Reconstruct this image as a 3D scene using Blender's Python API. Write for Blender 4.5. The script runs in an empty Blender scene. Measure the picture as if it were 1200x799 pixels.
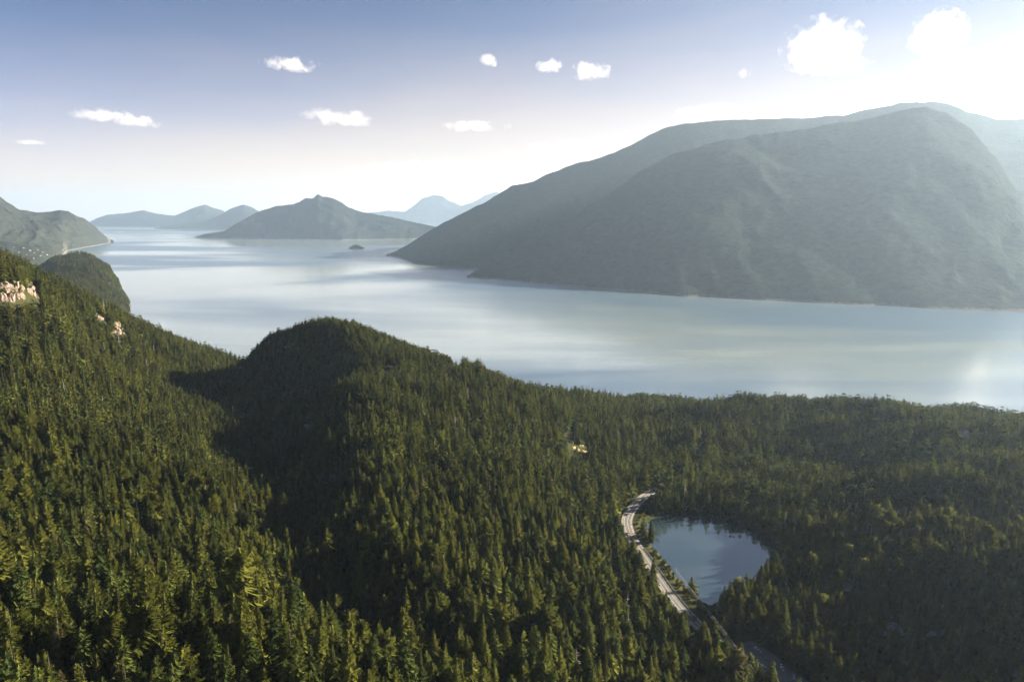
import bpy, bmesh, math, random
import numpy as np
from mathutils import Vector

R = math.radians
rng = np.random.default_rng(7)
random.seed(7)
scene = bpy.context.scene
COL = scene.collection

# ------------------------------------------------------------------ camera
CAM_H = 540.0                     # metres above the fjord
FOC = 800.0                       # focal length in pixels of the 1200 px wide photograph
PITCH = math.atan(149.5 / FOC)    # horizon sits on row 250
cam_d = bpy.data.cameras.new('camera')
cam = bpy.data.objects.new('camera', cam_d)
COL.objects.link(cam)
cam.location = (0, 0, CAM_H)
cam.rotation_euler = (math.pi / 2 - PITCH, 0, 0)
cam_d.sensor_width = 36
cam_d.lens = 36 * FOC / 1200
cam_d.clip_start = 1.0
cam_d.clip_end = 400000
scene.camera = cam

# ------------------------------------------------------------------ sky, sun, exposure
SUN_AZ, SUN_EL = R(73), R(19.5)     # clockwise from the view direction
VEIL = (4.4, 3.35, 2.15, 1)
world = bpy.data.worlds.new('World')
scene.world = world
world.use_nodes = True
wn = world.node_tree
wn.nodes.clear()
sky = wn.nodes.new('ShaderNodeTexSky')
sky.sky_type = 'NISHITA'
sky.sun_disc = False
sky.sun_elevation = SUN_EL
sky.sun_rotation = SUN_AZ
sky.altitude = 500
sky.air_density = 0.19
sky.dust_density = 0.05
sky.ozone_density = 0.8
bg = wn.nodes.new('ShaderNodeBackground')
bg.inputs['Strength'].default_value = 0.05
wo = wn.nodes.new('ShaderNodeOutputWorld')
# thin bright veil of high haze: thickest at the horizon all round, reaching higher on the sun's side
tc = wn.nodes.new('ShaderNodeTexCoord')
sep = wn.nodes.new('ShaderNodeSeparateXYZ'); wn.links.new(tc.outputs['Generated'], sep.inputs[0])
dt = wn.nodes.new('ShaderNodeVectorMath'); dt.operation = 'DOT_PRODUCT'
wn.links.new(tc.outputs['Generated'], dt.inputs[0]); dt.inputs[1].default_value = (math.sin(SUN_AZ), math.cos(SUN_AZ), 0)


def wmath(op, a, b, c=None):
    k = wn.nodes.new('ShaderNodeMath'); k.operation = op
    for i, v in enumerate((a, b, c)):
        if v is None: continue
        if isinstance(v, (int, float)): k.inputs[i].default_value = v
        else: wn.links.new(v, k.inputs[i])
    return k.outputs[0]


vn = wn.nodes.new('ShaderNodeTexNoise'); vn.inputs['Scale'].default_value = 2.2; vn.inputs['Detail'].default_value = 5
vm = wn.nodes.new('ShaderNodeMapping'); vm.inputs['Scale'].default_value = (1, 1, 6)
wn.links.new(tc.outputs['Generated'], vm.inputs['Vector']); wn.links.new(vm.outputs[0], vn.inputs['Vector'])
top = wmath('MULTIPLY_ADD', dt.outputs['Value'], 0.08, 0.14)          # scale height of the veil
top = wmath('MAXIMUM', wmath('MULTIPLY', top, wmath('MULTIPLY_ADD', vn.outputs[0], 0.7, 0.65)), 0.05)
z_ = wmath('MAXIMUM', sep.outputs[2], 0.0)
fac = wmath('POWER', 2.718, wmath('MULTIPLY', wmath('POWER', wmath('DIVIDE', z_, top), 1.9), -1.0))
fac = wmath('MULTIPLY', fac, 0.93)
vx = wn.nodes.new('ShaderNodeMix'); vx.data_type = 'RGBA'
wn.links.new(fac, vx.inputs[0]); wn.links.new(sky.outputs[0], vx.inputs[6]); vx.inputs[7].default_value = VEIL
wn.links.new(vx.outputs[2], bg.inputs[0])
wn.links.new(bg.outputs[0], wo.inputs['Surface'])

sun_d = bpy.data.lights.new('sun', 'SUN')
sun_d.energy = 5.0
sun_d.angle = R(0.5)
sun_d.color = (1.0, 0.88, 0.70)
sun = bpy.data.objects.new('sun', sun_d)
COL.objects.link(sun)
sd = Vector((math.sin(SUN_AZ) * math.cos(SUN_EL), math.cos(SUN_AZ) * math.cos(SUN_EL), math.sin(SUN_EL)))
sun.rotation_euler = sd.to_track_quat('Z', 'Y').to_euler()
sun.location = sd * 3000

scene.view_settings.view_transform = 'Standard'
scene.view_settings.look = 'None'
scene.view_settings.exposure = 2.42
scene.view_settings.gamma = 1.0
scene.view_settings.use_curve_mapping = False
scene.render.engine = 'CYCLES'
cy = scene.cycles
cy.use_denoising = True
cy.max_bounces = 6
cy.diffuse_bounces = 2
cy.glossy_bounces = 2
cy.transmission_bounces = 2
cy.transparent_max_bounces = 8
cy.volume_bounces = 2
cy.volume_max_steps = 256
cy.sample_clamp_indirect = 6.0
HAZE_DENSITY = 2.1e-5
HAZE_G = 0.5

# ------------------------------------------------------------------ helpers
CP, SP = math.cos(PITCH), math.sin(PITCH)


def ray(px, py):
    u = (px - 600.0) / FOC
    t = (py - 399.5) / FOC
    return u, CP - t * SP, -SP - t * CP          # x, y, z of a ray with camera depth 1


def at_y(px, py, Y):
    u, dy, dz = ray(px, py)
    s = Y / dy
    return u * s, Y, CAM_H + dz * s


def at_z(px, py, z):
    u, dy, dz = ray(px, py)
    s = (z - CAM_H) / dz
    return u * s, dy * s, z


def project(P):
    P = np.asarray(P, float)
    x, y, z = P[..., 0], P[..., 1], P[..., 2] - CAM_H
    d = y * CP - z * SP
    up = y * SP + z * CP
    return 600 + FOC * x / d, 399.5 - FOC * up / d, d


def _hash(ix, iy, seed):
    h = (ix * 374761393 + iy * 668265263 + seed * 974634777) & 0xffffffff
    h = ((h ^ (h >> 13)) * 1274126177) & 0xffffffff
    return ((h ^ (h >> 16)) & 0xffff) / 65535.0


def vnoise(x, y, seed=0):
    x = np.asarray(x, float); y = np.asarray(y, float)
    ix = np.floor(x).astype(np.int64); iy = np.floor(y).astype(np.int64)
    fx = x - ix; fy = y - iy
    fx = fx * fx * fx * (fx * (fx * 6 - 15) + 10); fy = fy * fy * fy * (fy * (fy * 6 - 15) + 10)
    a = _hash(ix, iy, seed); b = _hash(ix + 1, iy, seed)
    c = _hash(ix, iy + 1, seed); d = _hash(ix + 1, iy + 1, seed)
    return (a + (b - a) * fx) * (1 - fy) + (c + (d - c) * fx) * fy - 0.5


def fbm(x, y, octs=4, seed=0, gain=0.5):
    s = 0; a = 1.0; tot = 0
    for i in range(octs):
        s = s + a * vnoise(x * 2 ** i + 17.3 * i, y * 2 ** i - 9.1 * i, seed + i); tot += a; a *= gain
    return s / tot * 2


def ridged(x, y, octs=4, seed=0):
    s = 0; a = 1.0; tot = 0
    for i in range(octs):
        s = s + a * (1 - 4 * np.abs(vnoise(x * 2 ** i + 5.7 * i, y * 2 ** i + 3.3 * i, seed + i))); tot += a; a *= 0.5
    return s / tot


def mesh_obj(name, verts, faces, mat, parent=None, smooth=False):
    me = bpy.data.meshes.new(name)
    me.from_pydata([tuple(v) for v in verts], [], [tuple(f) for f in faces])
    me.update()
    return link(name, me, mat, parent, smooth)


def np_mesh(name, V, F):
    """V (n,3) floats, F (m,k) ints with k = 3 or 4"""
    me = bpy.data.meshes.new(name)
    V = np.ascontiguousarray(V, np.float32); F = np.ascontiguousarray(F, np.int32)
    k = F.shape[1]
    me.vertices.add(len(V)); me.vertices.foreach_set('co', V.ravel())
    me.loops.add(F.size); me.loops.foreach_set('vertex_index', F.ravel())
    me.polygons.add(len(F))
    me.polygons.foreach_set('loop_start', np.arange(0, F.size, k, dtype=np.int32))
    me.update(calc_edges=True)
    me.validate()
    return me


def link(name, me, mat=None, parent=None, smooth=False):
    o = bpy.data.objects.new(name, me)
    COL.objects.link(o)
    if mat is not None and len(me.materials) == 0:
        me.materials.append(mat)
    if parent is not None:
        o.parent = parent
    if smooth:
        me.polygons.foreach_set('use_smooth', np.ones(len(me.polygons), bool))
    return o


def tag(o, label=None, cat=None, group=None, kind=None):
    if label: o['label'] = label
    if cat: o['category'] = cat
    if group: o['group'] = group
    if kind: o['kind'] = kind
    return o


def empty(name, loc, rz=0.0):
    o = bpy.data.objects.new(name, None)
    COL.objects.link(o)
    o.location = loc; o.rotation_euler = (0, 0, rz)
    o.empty_display_size = 0.5
    return o


def grid_faces(nr, nc):
    i = np.arange(nr - 1)[:, None] * nc + np.arange(nc - 1)[None, :]
    return np.stack([i, i + 1, i + 1 + nc, i + nc], -1).reshape(-1, 4)


# ------------------------------------------------------------------ materials
def new_mat(name):
    m = bpy.data.materials.new(name)
    m.use_nodes = True
    nt = m.node_tree
    nt.nodes.clear()
    out = nt.nodes.new('ShaderNodeOutputMaterial')
    return m, nt, out


def nd(nt, typ, **kw):
    n = nt.nodes.new(typ)
    for k, v in kw.items():
        if k in n.inputs:
            n.inputs[k].default_value = v
        else:
            setattr(n, k, v)
    return n


def ramp(nt, stops, src=None, interp='LINEAR'):
    r = nt.nodes.new('ShaderNodeValToRGB')
    r.color_ramp.interpolation = interp
    el = r.color_ramp.elements
    while len(el) < len(stops): el.new(0.5)
    for e, (p, c) in zip(el, stops):
        e.position = p
        e.color = (c, c, c, 1) if isinstance(c, (int, float)) else (*c, 1)
    if src is not None: nt.links.new(src, r.inputs[0])
    return r


def noise(nt, scale, detail=4, rough=0.55, vec=None, dist=0.0):
    n = nd(nt, 'ShaderNodeTexNoise', Scale=scale, Detail=detail, Roughness=rough, Distortion=dist)
    if vec is not None: nt.links.new(vec, n.inputs['Vector'])
    return n


def mapped(nt, scale=(1, 1, 1), rot=(0, 0, 0), loc=(0, 0, 0)):
    g = nt.nodes.new('ShaderNodeNewGeometry')
    m = nd(nt, 'ShaderNodeMapping', Scale=scale, Rotation=rot, Location=loc)
    nt.links.new(g.outputs['Position'], m.inputs['Vector'])
    return m.outputs[0]


def foliage_mat(name, dark, light, trans=0.3, var=0.5, brown=(0.10, 0.09, 0.04), brown_amt=0.025):
    m, nt, out = new_mat(name)
    oi = nt.nodes.new('ShaderNodeObjectInfo')
    mid = tuple((a + b) / 2 for a, b in zip(dark, light))
    r = ramp(nt, [(0, dark), (0.5, mid), (1 - brown_amt - 0.01, light), (1, brown)], oi.outputs['Random'])
    pos = mapped(nt, (1, 1, 1))
    n = noise(nt, 0.8, 2, 0.6, pos)
    n2 = noise(nt, 0.012, 2, 0.5, pos)
    mr = ramp(nt, [(0.25, 0.75), (0.75, 1.25)], n.outputs[0])
    mr2 = ramp(nt, [(0.3, 0.75), (0.7, 1.3)], n2.outputs[0])
    mx = nd(nt, 'ShaderNodeMix', data_type='RGBA', blend_type='MULTIPLY'); mx.inputs[0].default_value = 1
    nt.links.new(r.outputs[0], mx.inputs[6]); nt.links.new(mr.outputs[0], mx.inputs[7])
    mx2 = nd(nt, 'ShaderNodeMix', data_type='RGBA', blend_type='MULTIPLY'); mx2.inputs[0].default_value = 1
    nt.links.new(mx.outputs[2], mx2.inputs[6]); nt.links.new(mr2.outputs[0], mx2.inputs[7])
    d = nt.nodes.new('ShaderNodeBsdfDiffuse'); t = nt.nodes.new('ShaderNodeBsdfTranslucent')
    nt.links.new(mx2.outputs[2], d.inputs[0]); nt.links.new(mx2.outputs[2], t.inputs[0])
    ms = nd(nt, 'ShaderNodeMixShader', Fac=trans)
    nt.links.new(d.outputs[0], ms.inputs[1]); nt.links.new(t.outputs[0], ms.inputs[2])
    nt.links.new(ms.outputs[0], out.inputs[0])
    return m


def plain_mat(name, col, rough=0.7, metal=0.0, vary=0.15, scale=1.0, spec=0.3, obj=False):
    m, nt, out = new_mat(name)
    b = nd(nt, 'ShaderNodeBsdfPrincipled', Roughness=rough, Metallic=metal)
    b.inputs['Specular IOR Level'].default_value = spec
    n = noise(nt, scale, 4, 0.6, mapped(nt))
    lo = tuple(c * (1 - vary) for c in col); hi = tuple(min(1, c * (1 + vary)) for c in col)
    r = ramp(nt, [(0.3, lo), (0.7, hi)], n.outputs[0])
    nt.links.new(r.outputs[0], b.inputs['Base Color'])
    nt.links.new(b.outputs[0], out.inputs[0])
    return m


M = {}
M['needles'] = foliage_mat('conifer_needles', (0.058, 0.072, 0.017), (0.150, 0.156, 0.030), 0.33)
M['needles_deep'] = foliage_mat('hemlock_needles', (0.044, 0.064, 0.019), (0.112, 0.130, 0.031), 0.31)
M['leaves'] = foliage_mat('broad_leaves', (0.085, 0.105, 0.020), (0.17, 0.165, 0.030), 0.4, brown=(0.16, 0.12, 0.03))
M['bark'] = plain_mat('bark', (0.04, 0.032, 0.026), 0.9, vary=0.35, scale=2.0)
M['dead_wood'] = plain_mat('dead_wood', (0.22, 0.19, 0.17), 0.9, vary=0.3, scale=1.5)
M['asphalt'] = plain_mat('asphalt', (0.12, 0.12, 0.125), 0.85, vary=0.25, scale=0.15)
M['shoulder'] = plain_mat('gravel_shoulder', (0.20, 0.175, 0.145), 0.95, vary=0.3, scale=0.3)
M['line_white'] = plain_mat('road_paint', (0.7, 0.7, 0.68), 0.7)
M['line_yellow'] = plain_mat('yellow_road_paint', (0.65, 0.45, 0.06), 0.7)
M['concrete'] = plain_mat('concrete', (0.42, 0.40, 0.37), 0.9)
M['tyre'] = plain_mat('rubber', (0.02, 0.02, 0.02), 0.9)
M['rim'] = plain_mat('alloy', (0.5, 0.5, 0.52), 0.35, 0.9)
M['glass'] = plain_mat('car_glass', (0.02, 0.025, 0.03), 0.08, spec=0.6)
M['wire'] = plain_mat('wire', (0.30, 0.29, 0.28), 0.5)


def terrain_mat(name, base, alt, rock=(0.25, 0.21, 0.18), steep=0.62, scale=0.02, rock_band=0.06, bump=0.0, bscale=0.03):
    m, nt, out = new_mat(name)
    pos = mapped(nt)
    b = nd(nt, 'ShaderNodeBsdfPrincipled', Roughness=0.95)
    b.inputs['Specular IOR Level'].default_value = 0.0
    n = noise(nt, scale, 8, 0.62, pos)
    c1 = ramp(nt, [(0.3, base), (0.7, alt)], n.outputs[0])
    g = nt.nodes.new('ShaderNodeNewGeometry')
    sx = nt.nodes.new('ShaderNodeSeparateXYZ'); nt.links.new(g.outputs['Normal'], sx.inputs[0])
    n3 = noise(nt, scale * 3, 6, 0.6, pos)
    add = nd(nt, 'ShaderNodeMath', operation='MULTIPLY_ADD'); nt.links.new(n3.outputs[0], add.inputs[0])
    add.inputs[1].default_value = 0.35; nt.links.new(sx.outputs[2], add.inputs[2])
    mask = ramp(nt, [(max(0, min(1, steep + 0.175 - rock_band)), 1.0), (min(1, steep + 0.175 + rock_band), 0.0)], add.outputs[0])
    n4 = noise(nt, scale * 8, 6, 0.7, pos)
    rk = ramp(nt, [(0.3, tuple(c * 0.55 for c in rock)), (0.7, tuple(c * 1.25 for c in rock))], n4.outputs[0])
    mx = nd(nt, 'ShaderNodeMix', data_type='RGBA')
    nt.links.new(mask.outputs[0], mx.inputs[0]); nt.links.new(c1.outputs[0], mx.inputs[6]); nt.links.new(rk.outputs[0], mx.inputs[7])
    col_out = mx.outputs[2]
    if bump:
        sp_ = nt.nodes.new('ShaderNodeSeparateXYZ'); nt.links.new(pos, sp_.inputs[0])
        lv = nd(nt, 'ShaderNodeMath', operation='MULTIPLY_ADD'); nt.links.new(n3.outputs[0], lv.inputs[0]); lv.inputs[1].default_value = -30.0; nt.links.new(sp_.outputs[2], lv.inputs[2])
        mr_ = nd(nt, 'ShaderNodeMapRange'); nt.links.new(lv.outputs[0], mr_.inputs['Value'])
        for nm_, vv in (('From Min', -8.0), ('From Max', -3.0), ('To Min', 0.28), ('To Max', 0.0)): mr_.inputs[nm_].default_value = vv
        mt_ = nd(nt, 'ShaderNodeMix', data_type='RGBA'); nt.links.new(mr_.outputs[0], mt_.inputs[0]); nt.links.new(col_out, mt_.inputs[6]); mt_.inputs[7].default_value = (0.30, 0.27, 0.23, 1)
        col_out = mt_.outputs[2]
    nt.links.new(col_out, b.inputs['Base Color'])
    if bump:
        nb = noise(nt, bscale, 8, 0.65, pos)
        bp = nd(nt, 'ShaderNodeBump', Strength=1.0, Distance=bump)
        nt.links.new(nb.outputs[0], bp.inputs['Height']); nt.links.new(bp.outputs[0], b.inputs['Normal'])
    nt.links.new(b.outputs[0], out.inputs[0])
    return m


M['forest_floor'] = terrain_mat('forest_floor', (0.022, 0.026, 0.012), (0.05, 0.05, 0.022), rock=(0.12, 0.105, 0.09), steep=0.50)
M['far_forest'] = terrain_mat('far_forest', (0.008, 0.013, 0.014), (0.032, 0.039, 0.034), rock=(0.12, 0.105, 0.095), steep=0.22, scale=0.018, bump=22, bscale=0.024)
M['near_forest'] = terrain_mat('shore_forest', (0.010, 0.014, 0.012), (0.044, 0.049, 0.038), rock=(0.10, 0.085, 0.07), steep=0.25, scale=0.018, bump=24, bscale=0.022)


def rock_mat(name, lo, hi, stain=(0.08, 0.075, 0.07)):
    m, nt, out = new_mat(name)
    tc = mapped(nt, (1, 1, 0.45))
    b = nd(nt, 'ShaderNodeBsdfPrincipled', Roughness=0.9)
    b.inputs['Specular IOR Level'].default_value = 0.15
    n = noise(nt, 0.16, 8, 0.65, tc)
    c = ramp(nt, [(0.28, stain), (0.42, lo), (0.68, hi)], n.outputs[0])
    n2 = noise(nt, 0.05, 4, 0.6, mapped(nt))
    moss = ramp(nt, [(0.5, 0.0), (0.62, 0.75)], n2.outputs[0])
    mx = nd(nt, 'ShaderNodeMix', data_type='RGBA'); mx.inputs[7].default_value = (0.10, 0.085, 0.03, 1)
    nt.links.new(moss.outputs[0], mx.inputs[0]); nt.links.new(c.outputs[0], mx.inputs[6])
    nt.links.new(mx.outputs[2], b.inputs['Base Color'])
    bp = nd(nt, 'ShaderNodeBump', Strength=0.9, Distance=1.2)
    nt.links.new(n.outputs[0], bp.inputs['Height']); nt.links.new(bp.outputs[0], b.inputs['Normal'])
    nt.links.new(b.outputs[0], out.inputs[0])
    return m


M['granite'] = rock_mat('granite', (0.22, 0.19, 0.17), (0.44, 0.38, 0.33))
M['granite_pink'] = rock_mat('pinkish_granite', (0.14, 0.11, 0.09), (0.29, 0.225, 0.18), (0.07, 0.055, 0.045))  # pinkish tone is the rock's own colour
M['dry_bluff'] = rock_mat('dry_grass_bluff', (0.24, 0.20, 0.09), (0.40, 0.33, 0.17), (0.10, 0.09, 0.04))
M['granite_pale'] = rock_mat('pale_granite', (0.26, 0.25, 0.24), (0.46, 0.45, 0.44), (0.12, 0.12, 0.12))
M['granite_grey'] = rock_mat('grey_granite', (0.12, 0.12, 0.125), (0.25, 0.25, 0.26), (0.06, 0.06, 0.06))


WATER_SHIFT = (0.0, 0.0, 0.0)


def water_mat(name, base, base2, rough_lo, rough_hi, patch_scale, ior=1.33, bump_d=0.15, bump_s=0.12, far=True):
    m, nt, out = new_mat(name)
    b = nd(nt, 'ShaderNodeBsdfPrincipled')
    b.inputs['IOR'].default_value = ior
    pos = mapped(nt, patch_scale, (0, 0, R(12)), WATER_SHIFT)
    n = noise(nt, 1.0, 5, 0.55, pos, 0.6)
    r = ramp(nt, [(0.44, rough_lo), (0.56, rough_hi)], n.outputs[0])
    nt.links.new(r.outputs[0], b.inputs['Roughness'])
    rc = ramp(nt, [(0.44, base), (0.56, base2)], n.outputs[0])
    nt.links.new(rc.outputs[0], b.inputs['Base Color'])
    w = noise(nt, bump_s, 3, 0.6, mapped(nt, (1, 1.6, 1)))
    bp = nd(nt, 'ShaderNodeBump', Strength=1.0, Distance=bump_d)
    nt.links.new(w.outputs[0], bp.inputs['Height'])
    nt.links.new(bp.outputs[0], b.inputs['Normal'])
    nt.links.new(b.outputs[0], out.inputs[0])
    return m


M['fjord'] = water_mat('fjord_water', (0.24, 0.28, 0.275), (0.045, 0.085, 0.13), 0.03, 0.26, (0.00012, 0.00034, 1), 3.1, 0.35, 0.05)  # darker second colour paints cloud-shadow patches into the water, along the rougher wind streaks
M['lake'] = water_mat('lake_water', (0.03, 0.045, 0.055), (0.02, 0.035, 0.045), 0.02, 0.06, (0.01, 0.02, 1), 2.7, 0.03, 0.25)

# ------------------------------------------------------------------ setting: foreground terrain
# canopy surface as read off the photograph: pixel and distance ahead of the camera
CANOPY = [
    # western slope: skyline and face
    (-200, 235, 1050), (-100, 262, 1120), (0, 297, 1200), (25, 312, 1210), (42, 330, 1230), (62, 338, 1330), (100, 345, 1420),
    (138, 366, 1450), (150, 388, 1460), (190, 397, 1560), (240, 416, 1620), (262, 440, 1640),
    (0, 355, 1105), (0, 400, 1000), (0, 500, 800), (0, 600, 600), (0, 700, 450), (0, 799, 345), (-150, 799, 350), (-150, 600, 640), (-150, 450, 960),
    (60, 360, 1180), (60, 420, 1040), (100, 400, 1220), (100, 450, 1030), (100, 560, 760), (100, 660, 560), (100, 760, 400), (100, 799, 350),
    (150, 420, 1300), (170, 500, 980), (200, 450, 1260), (205, 432, 1400), (230, 500, 1060), (248, 540, 950), (200, 600, 720), (200, 700, 520), (200, 799, 360),
    (300, 650, 650), (300, 720, 500), (290, 590, 800), (300, 799, 372), (400, 799, 400), (380, 745, 470), (450, 799, 422), (240, 620, 720),
    # valley between the slope and the central hill
    (262, 470, 1420), (268, 520, 1160), (285, 560, 980), (335, 630, 790), (395, 690, 650), (450, 725, 590), (500, 772, 530), (520, 799, 490),
    # central hill
    (380, 379, 1400), (345, 386, 1415), (410, 382, 1390), (320, 391, 1425), (300, 404, 1440), (284, 419, 1480), (300, 480, 1260), (280, 505, 1180), (350, 440, 1330), (380, 415, 1350), (350, 560, 990),
    (330, 510, 1160), (365, 500, 1120), (395, 450, 1130), (380, 600, 840), (410, 500, 960), (450, 450, 1140), (425, 560, 825), (450, 640, 655), (480, 710, 575), (480, 500, 985), (500, 560, 845), (500, 640, 670), (560, 640, 690), (500, 700, 580), (560, 720, 570), (560, 799, 480), (620, 799, 490),
    (430, 387, 1390), (450, 397, 1385), (480, 409, 1380), (510, 418, 1370), (545, 419, 1360), (560, 426, 1340), (595, 444, 1310), (622, 456, 1290),
    (560, 460, 1190), (600, 500, 1100), (600, 560, 895), (600, 640, 705), (640, 520, 1090), (660, 560, 955), (660, 600, 850), (680, 700, 625), (700, 799, 505), (690, 640, 755), (720, 640, 770), (740, 700, 655), (780, 750, 585), (800, 799, 520),
    (652, 500, 1170), (668, 515, 1130), (700, 562, 1000), (722, 604, 880), (748, 640, 770), (770, 690, 680), (800, 735, 610), (850, 785, 540), (880, 799, 525),
    # lowland around the lake and the bluffs to the east
    (625, 456, 1510), (680, 459, 1530), (750, 466, 1520), (850, 466, 1490), (930, 471, 1430), (950, 490, 1322), (1000, 476, 1380), (1060, 471, 1340), (1130, 474, 1290), (1200, 483, 1240), (1300, 492, 1150),
    (700, 510, 1200), (740, 500, 1281), (800, 500, 1285), (740, 545, 1075), (850, 555, 1040), (900, 520, 1190), (900, 575, 940), (1000, 520, 1130), (1050, 560, 985), (1050, 500, 1200),
    (1150, 516, 1050), (1200, 540, 950), (1100, 570, 900), (1100, 610, 755), (1100, 650, 680), (1180, 620, 710), (1200, 600, 765), (1000, 600, 850), (950, 600, 860), (940, 640, 780),
    (960, 680, 700), (1000, 700, 660), (1100, 720, 595), (1200, 700, 560), (1100, 799, 505), (1200, 799, 455), (1300, 700, 520), (1350, 600, 700), (1350, 799, 430),
    (950, 730, 625), (1000, 799, 530), (960, 799, 545),
]
CAN_H = 20.0
pts = []
for px, py, Y in CANOPY:
    X, Y, z = at_y(px, py, Y)
    pts.append((X, Y, z - CAN_H - 10 * min(1, max(0, (Y - 1000) / 250))))
# slopes nobody sees from here: behind the skylines and to the sides
pts += [(-1500, 1200, 520), (-1500, 700, 420), (-1500, 300, 360), (-1300, 1700, 420), (-1000, 1650, 300), (-1500, 2300, 60),
        (-800, 1900, 120), (-620, 1950, 40), (-1000, 2200, 20), (-600, 2300, -60), (-1200, 2600, -60),
        (-450, 1750, 120), (-330, 1750, 140), (-200, 1800, 90), (-480, 2000, 10), (-200, 2050, -10), (-300, 2400, -80),
        (50, 1750, 70), (50, 1900, 5), (50, 2100, -40), (350, 1720, 60), (350, 1850, 2), (350, 2100, -50), (700, 1650, 60), (700, 1800, 0), (700, 2100, -60),
        (1000, 1550, 60), (1050, 1750, -5), (1100, 2100, -70), (1500, 1500, 20), (1500, 1900, -60), (1700, 1200, 60), (1700, 700, 130), (1400, 900, 150), (650, 560, 270), (700, 470, 310), (850, 450, 310), (650, 640, 232), (1000, 600, 270), (1300, 500, 220), (900, 820, 185), (900, 300, 260), (600, 330, 250), (500, 200, 190),
        (-900, 150, 250), (-400, 150, 230), (0, 150, 190), (350, 150, 150), (900, 100, 150), (1700, 200, 140), (-1500, 50, 300), (0, 2600, -100), (900, 2600, -100), (1700, 2600, -100), (-1500, 2700, -80)]
LAKE_Z = 108.0
lake_px = [(750, 622), (757, 611), (775, 603), (805, 601), (840, 604), (872, 612), (895, 627), (910, 645), (921, 658), (918, 672), (905, 682), (888, 694), (868, 708), (850, 718), (838, 716), (824, 707), (808, 692), (792, 678), (777, 660), (762, 642)]
lake_poly = np.array([at_z(x, y, LAKE_Z)[:2] for x, y in lake_px])
for x, y in lake_poly[::2]:
    pts.append((x, y, LAKE_Z + 1))
ROAD_PX = [(930, 498, 103), (880, 504, 104), (845, 512, 105), (827, 519, 106), (818, 526.5, 107), (823, 537, 108), (817, 548, 110), (798, 559, 113), (779, 568, 116), (758, 580, 118), (744, 593, 118), (736, 607, 118.5), (737, 620, 119), (745, 636, 119), (757, 653, 119), (770, 672, 119), (786, 695, 118.5),
           (803, 716, 118), (826, 738, 117), (852, 756, 115), (880, 774, 113.5), (908, 795, 112.5), (935, 818, 112), (965, 845, 111.5)]
road_ctl = np.array([at_z(*p) for p in ROAD_PX])


def catmull(P, n):
    P = np.vstack([2 * P[0] - P[1], P, 2 * P[-1] - P[-2]])
    out = []
    for i in range(1, len(P) - 2):
        for k in range(n):
            t = k / n
            out.append(0.5 * ((2 * P[i]) + (-P[i - 1] + P[i + 1]) * t + (2 * P[i - 1] - 5 * P[i] + 4 * P[i + 1] - P[i + 2]) * t ** 2 + (-P[i - 1] + 3 * P[i] - 3 * P[i + 1] + P[i + 2]) * t ** 3))
    out.append(P[-2])
    return np.array(out)


road_c = catmull(road_ctl, 8)
for p in road_ctl[::2]:
    pts.append(tuple(p))
pts = np.array(pts)


def rbf_fit(P, smooth=4.0):
    n = len(P); A = np.zeros((n + 3, n + 3))
    r = np.hypot(P[:, None, 0] - P[None, :, 0], P[:, None, 1] - P[None, :, 1]) / 1000
    A[:n, :n] = -np.sqrt(r * r + 0.055 ** 2) + np.eye(n) * smooth * 1e-3
    A[:n, n] = A[n, :n] = 1; A[:n, n + 1] = A[n + 1, :n] = P[:, 0] / 1000; A[:n, n + 2] = A[n + 2, :n] = P[:, 1] / 1000
    return np.linalg.solve(A, np.concatenate([P[:, 2], np.zeros(3)]))


W = rbf_fit(pts, 1.5)


def rbf_eval(x, y):
    out = np.empty(len(x))
    for i in range(0, len(x), 20000):
        xs, ys = x[i:i + 20000], y[i:i + 20000]
        r = np.hypot(xs[:, None] - pts[None, :, 0], ys[:, None] - pts[None, :, 1]) / 1000
        out[i:i + 20000] = -np.sqrt(r * r + 0.055 ** 2) @ W[:-3] + W[-3] + W[-2] * xs / 1000 + W[-1] * ys / 1000
    return out


def seg_dist(x, y, P, closed=False):
    """distance to a polyline, height of its nearest point, and inside test when closed"""
    best = np.full(len(x), 1e9); zz = np.zeros(len(x)); inside = np.zeros(len(x), bool)
    n = len(P)
    for i in range(n if closed else n - 1):
        a = P[i]; b = P[(i + 1) % n]
        d = b[:2] - a[:2]; L = d @ d + 1e-9
        t = np.clip(((x - a[0]) * d[0] + (y - a[1]) * d[1]) / L, 0, 1)
        dist = np.hypot(x - a[0] - t * d[0], y - a[1] - t * d[1])
        m = dist < best
        best[m] = dist[m]
        if len(a) > 2: zz[m] = (a[2] + t * (b[2] - a[2]))[m]
        if closed:
            c = ((a[1] > y) != (b[1] > y)) & (x < (b[0] - a[0]) * (y - a[1]) / (b[1] - a[1] + 1e-12) + a[0])
            inside ^= c
    return best, zz, inside


LOT = np.array([at_z(*p)[:2] for p in [(868, 752, 114), (884, 750, 114), (905, 764, 113.5), (925, 780, 113), (955, 805, 112.5), (990, 835, 112), (940, 850, 112), (905, 815, 112.5), (880, 785, 113)]])


def sstep(a, b, x):
    t = np.clip((x - a) / (b - a), 0, 1)
    return t * t * (3 - 2 * t)


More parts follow.
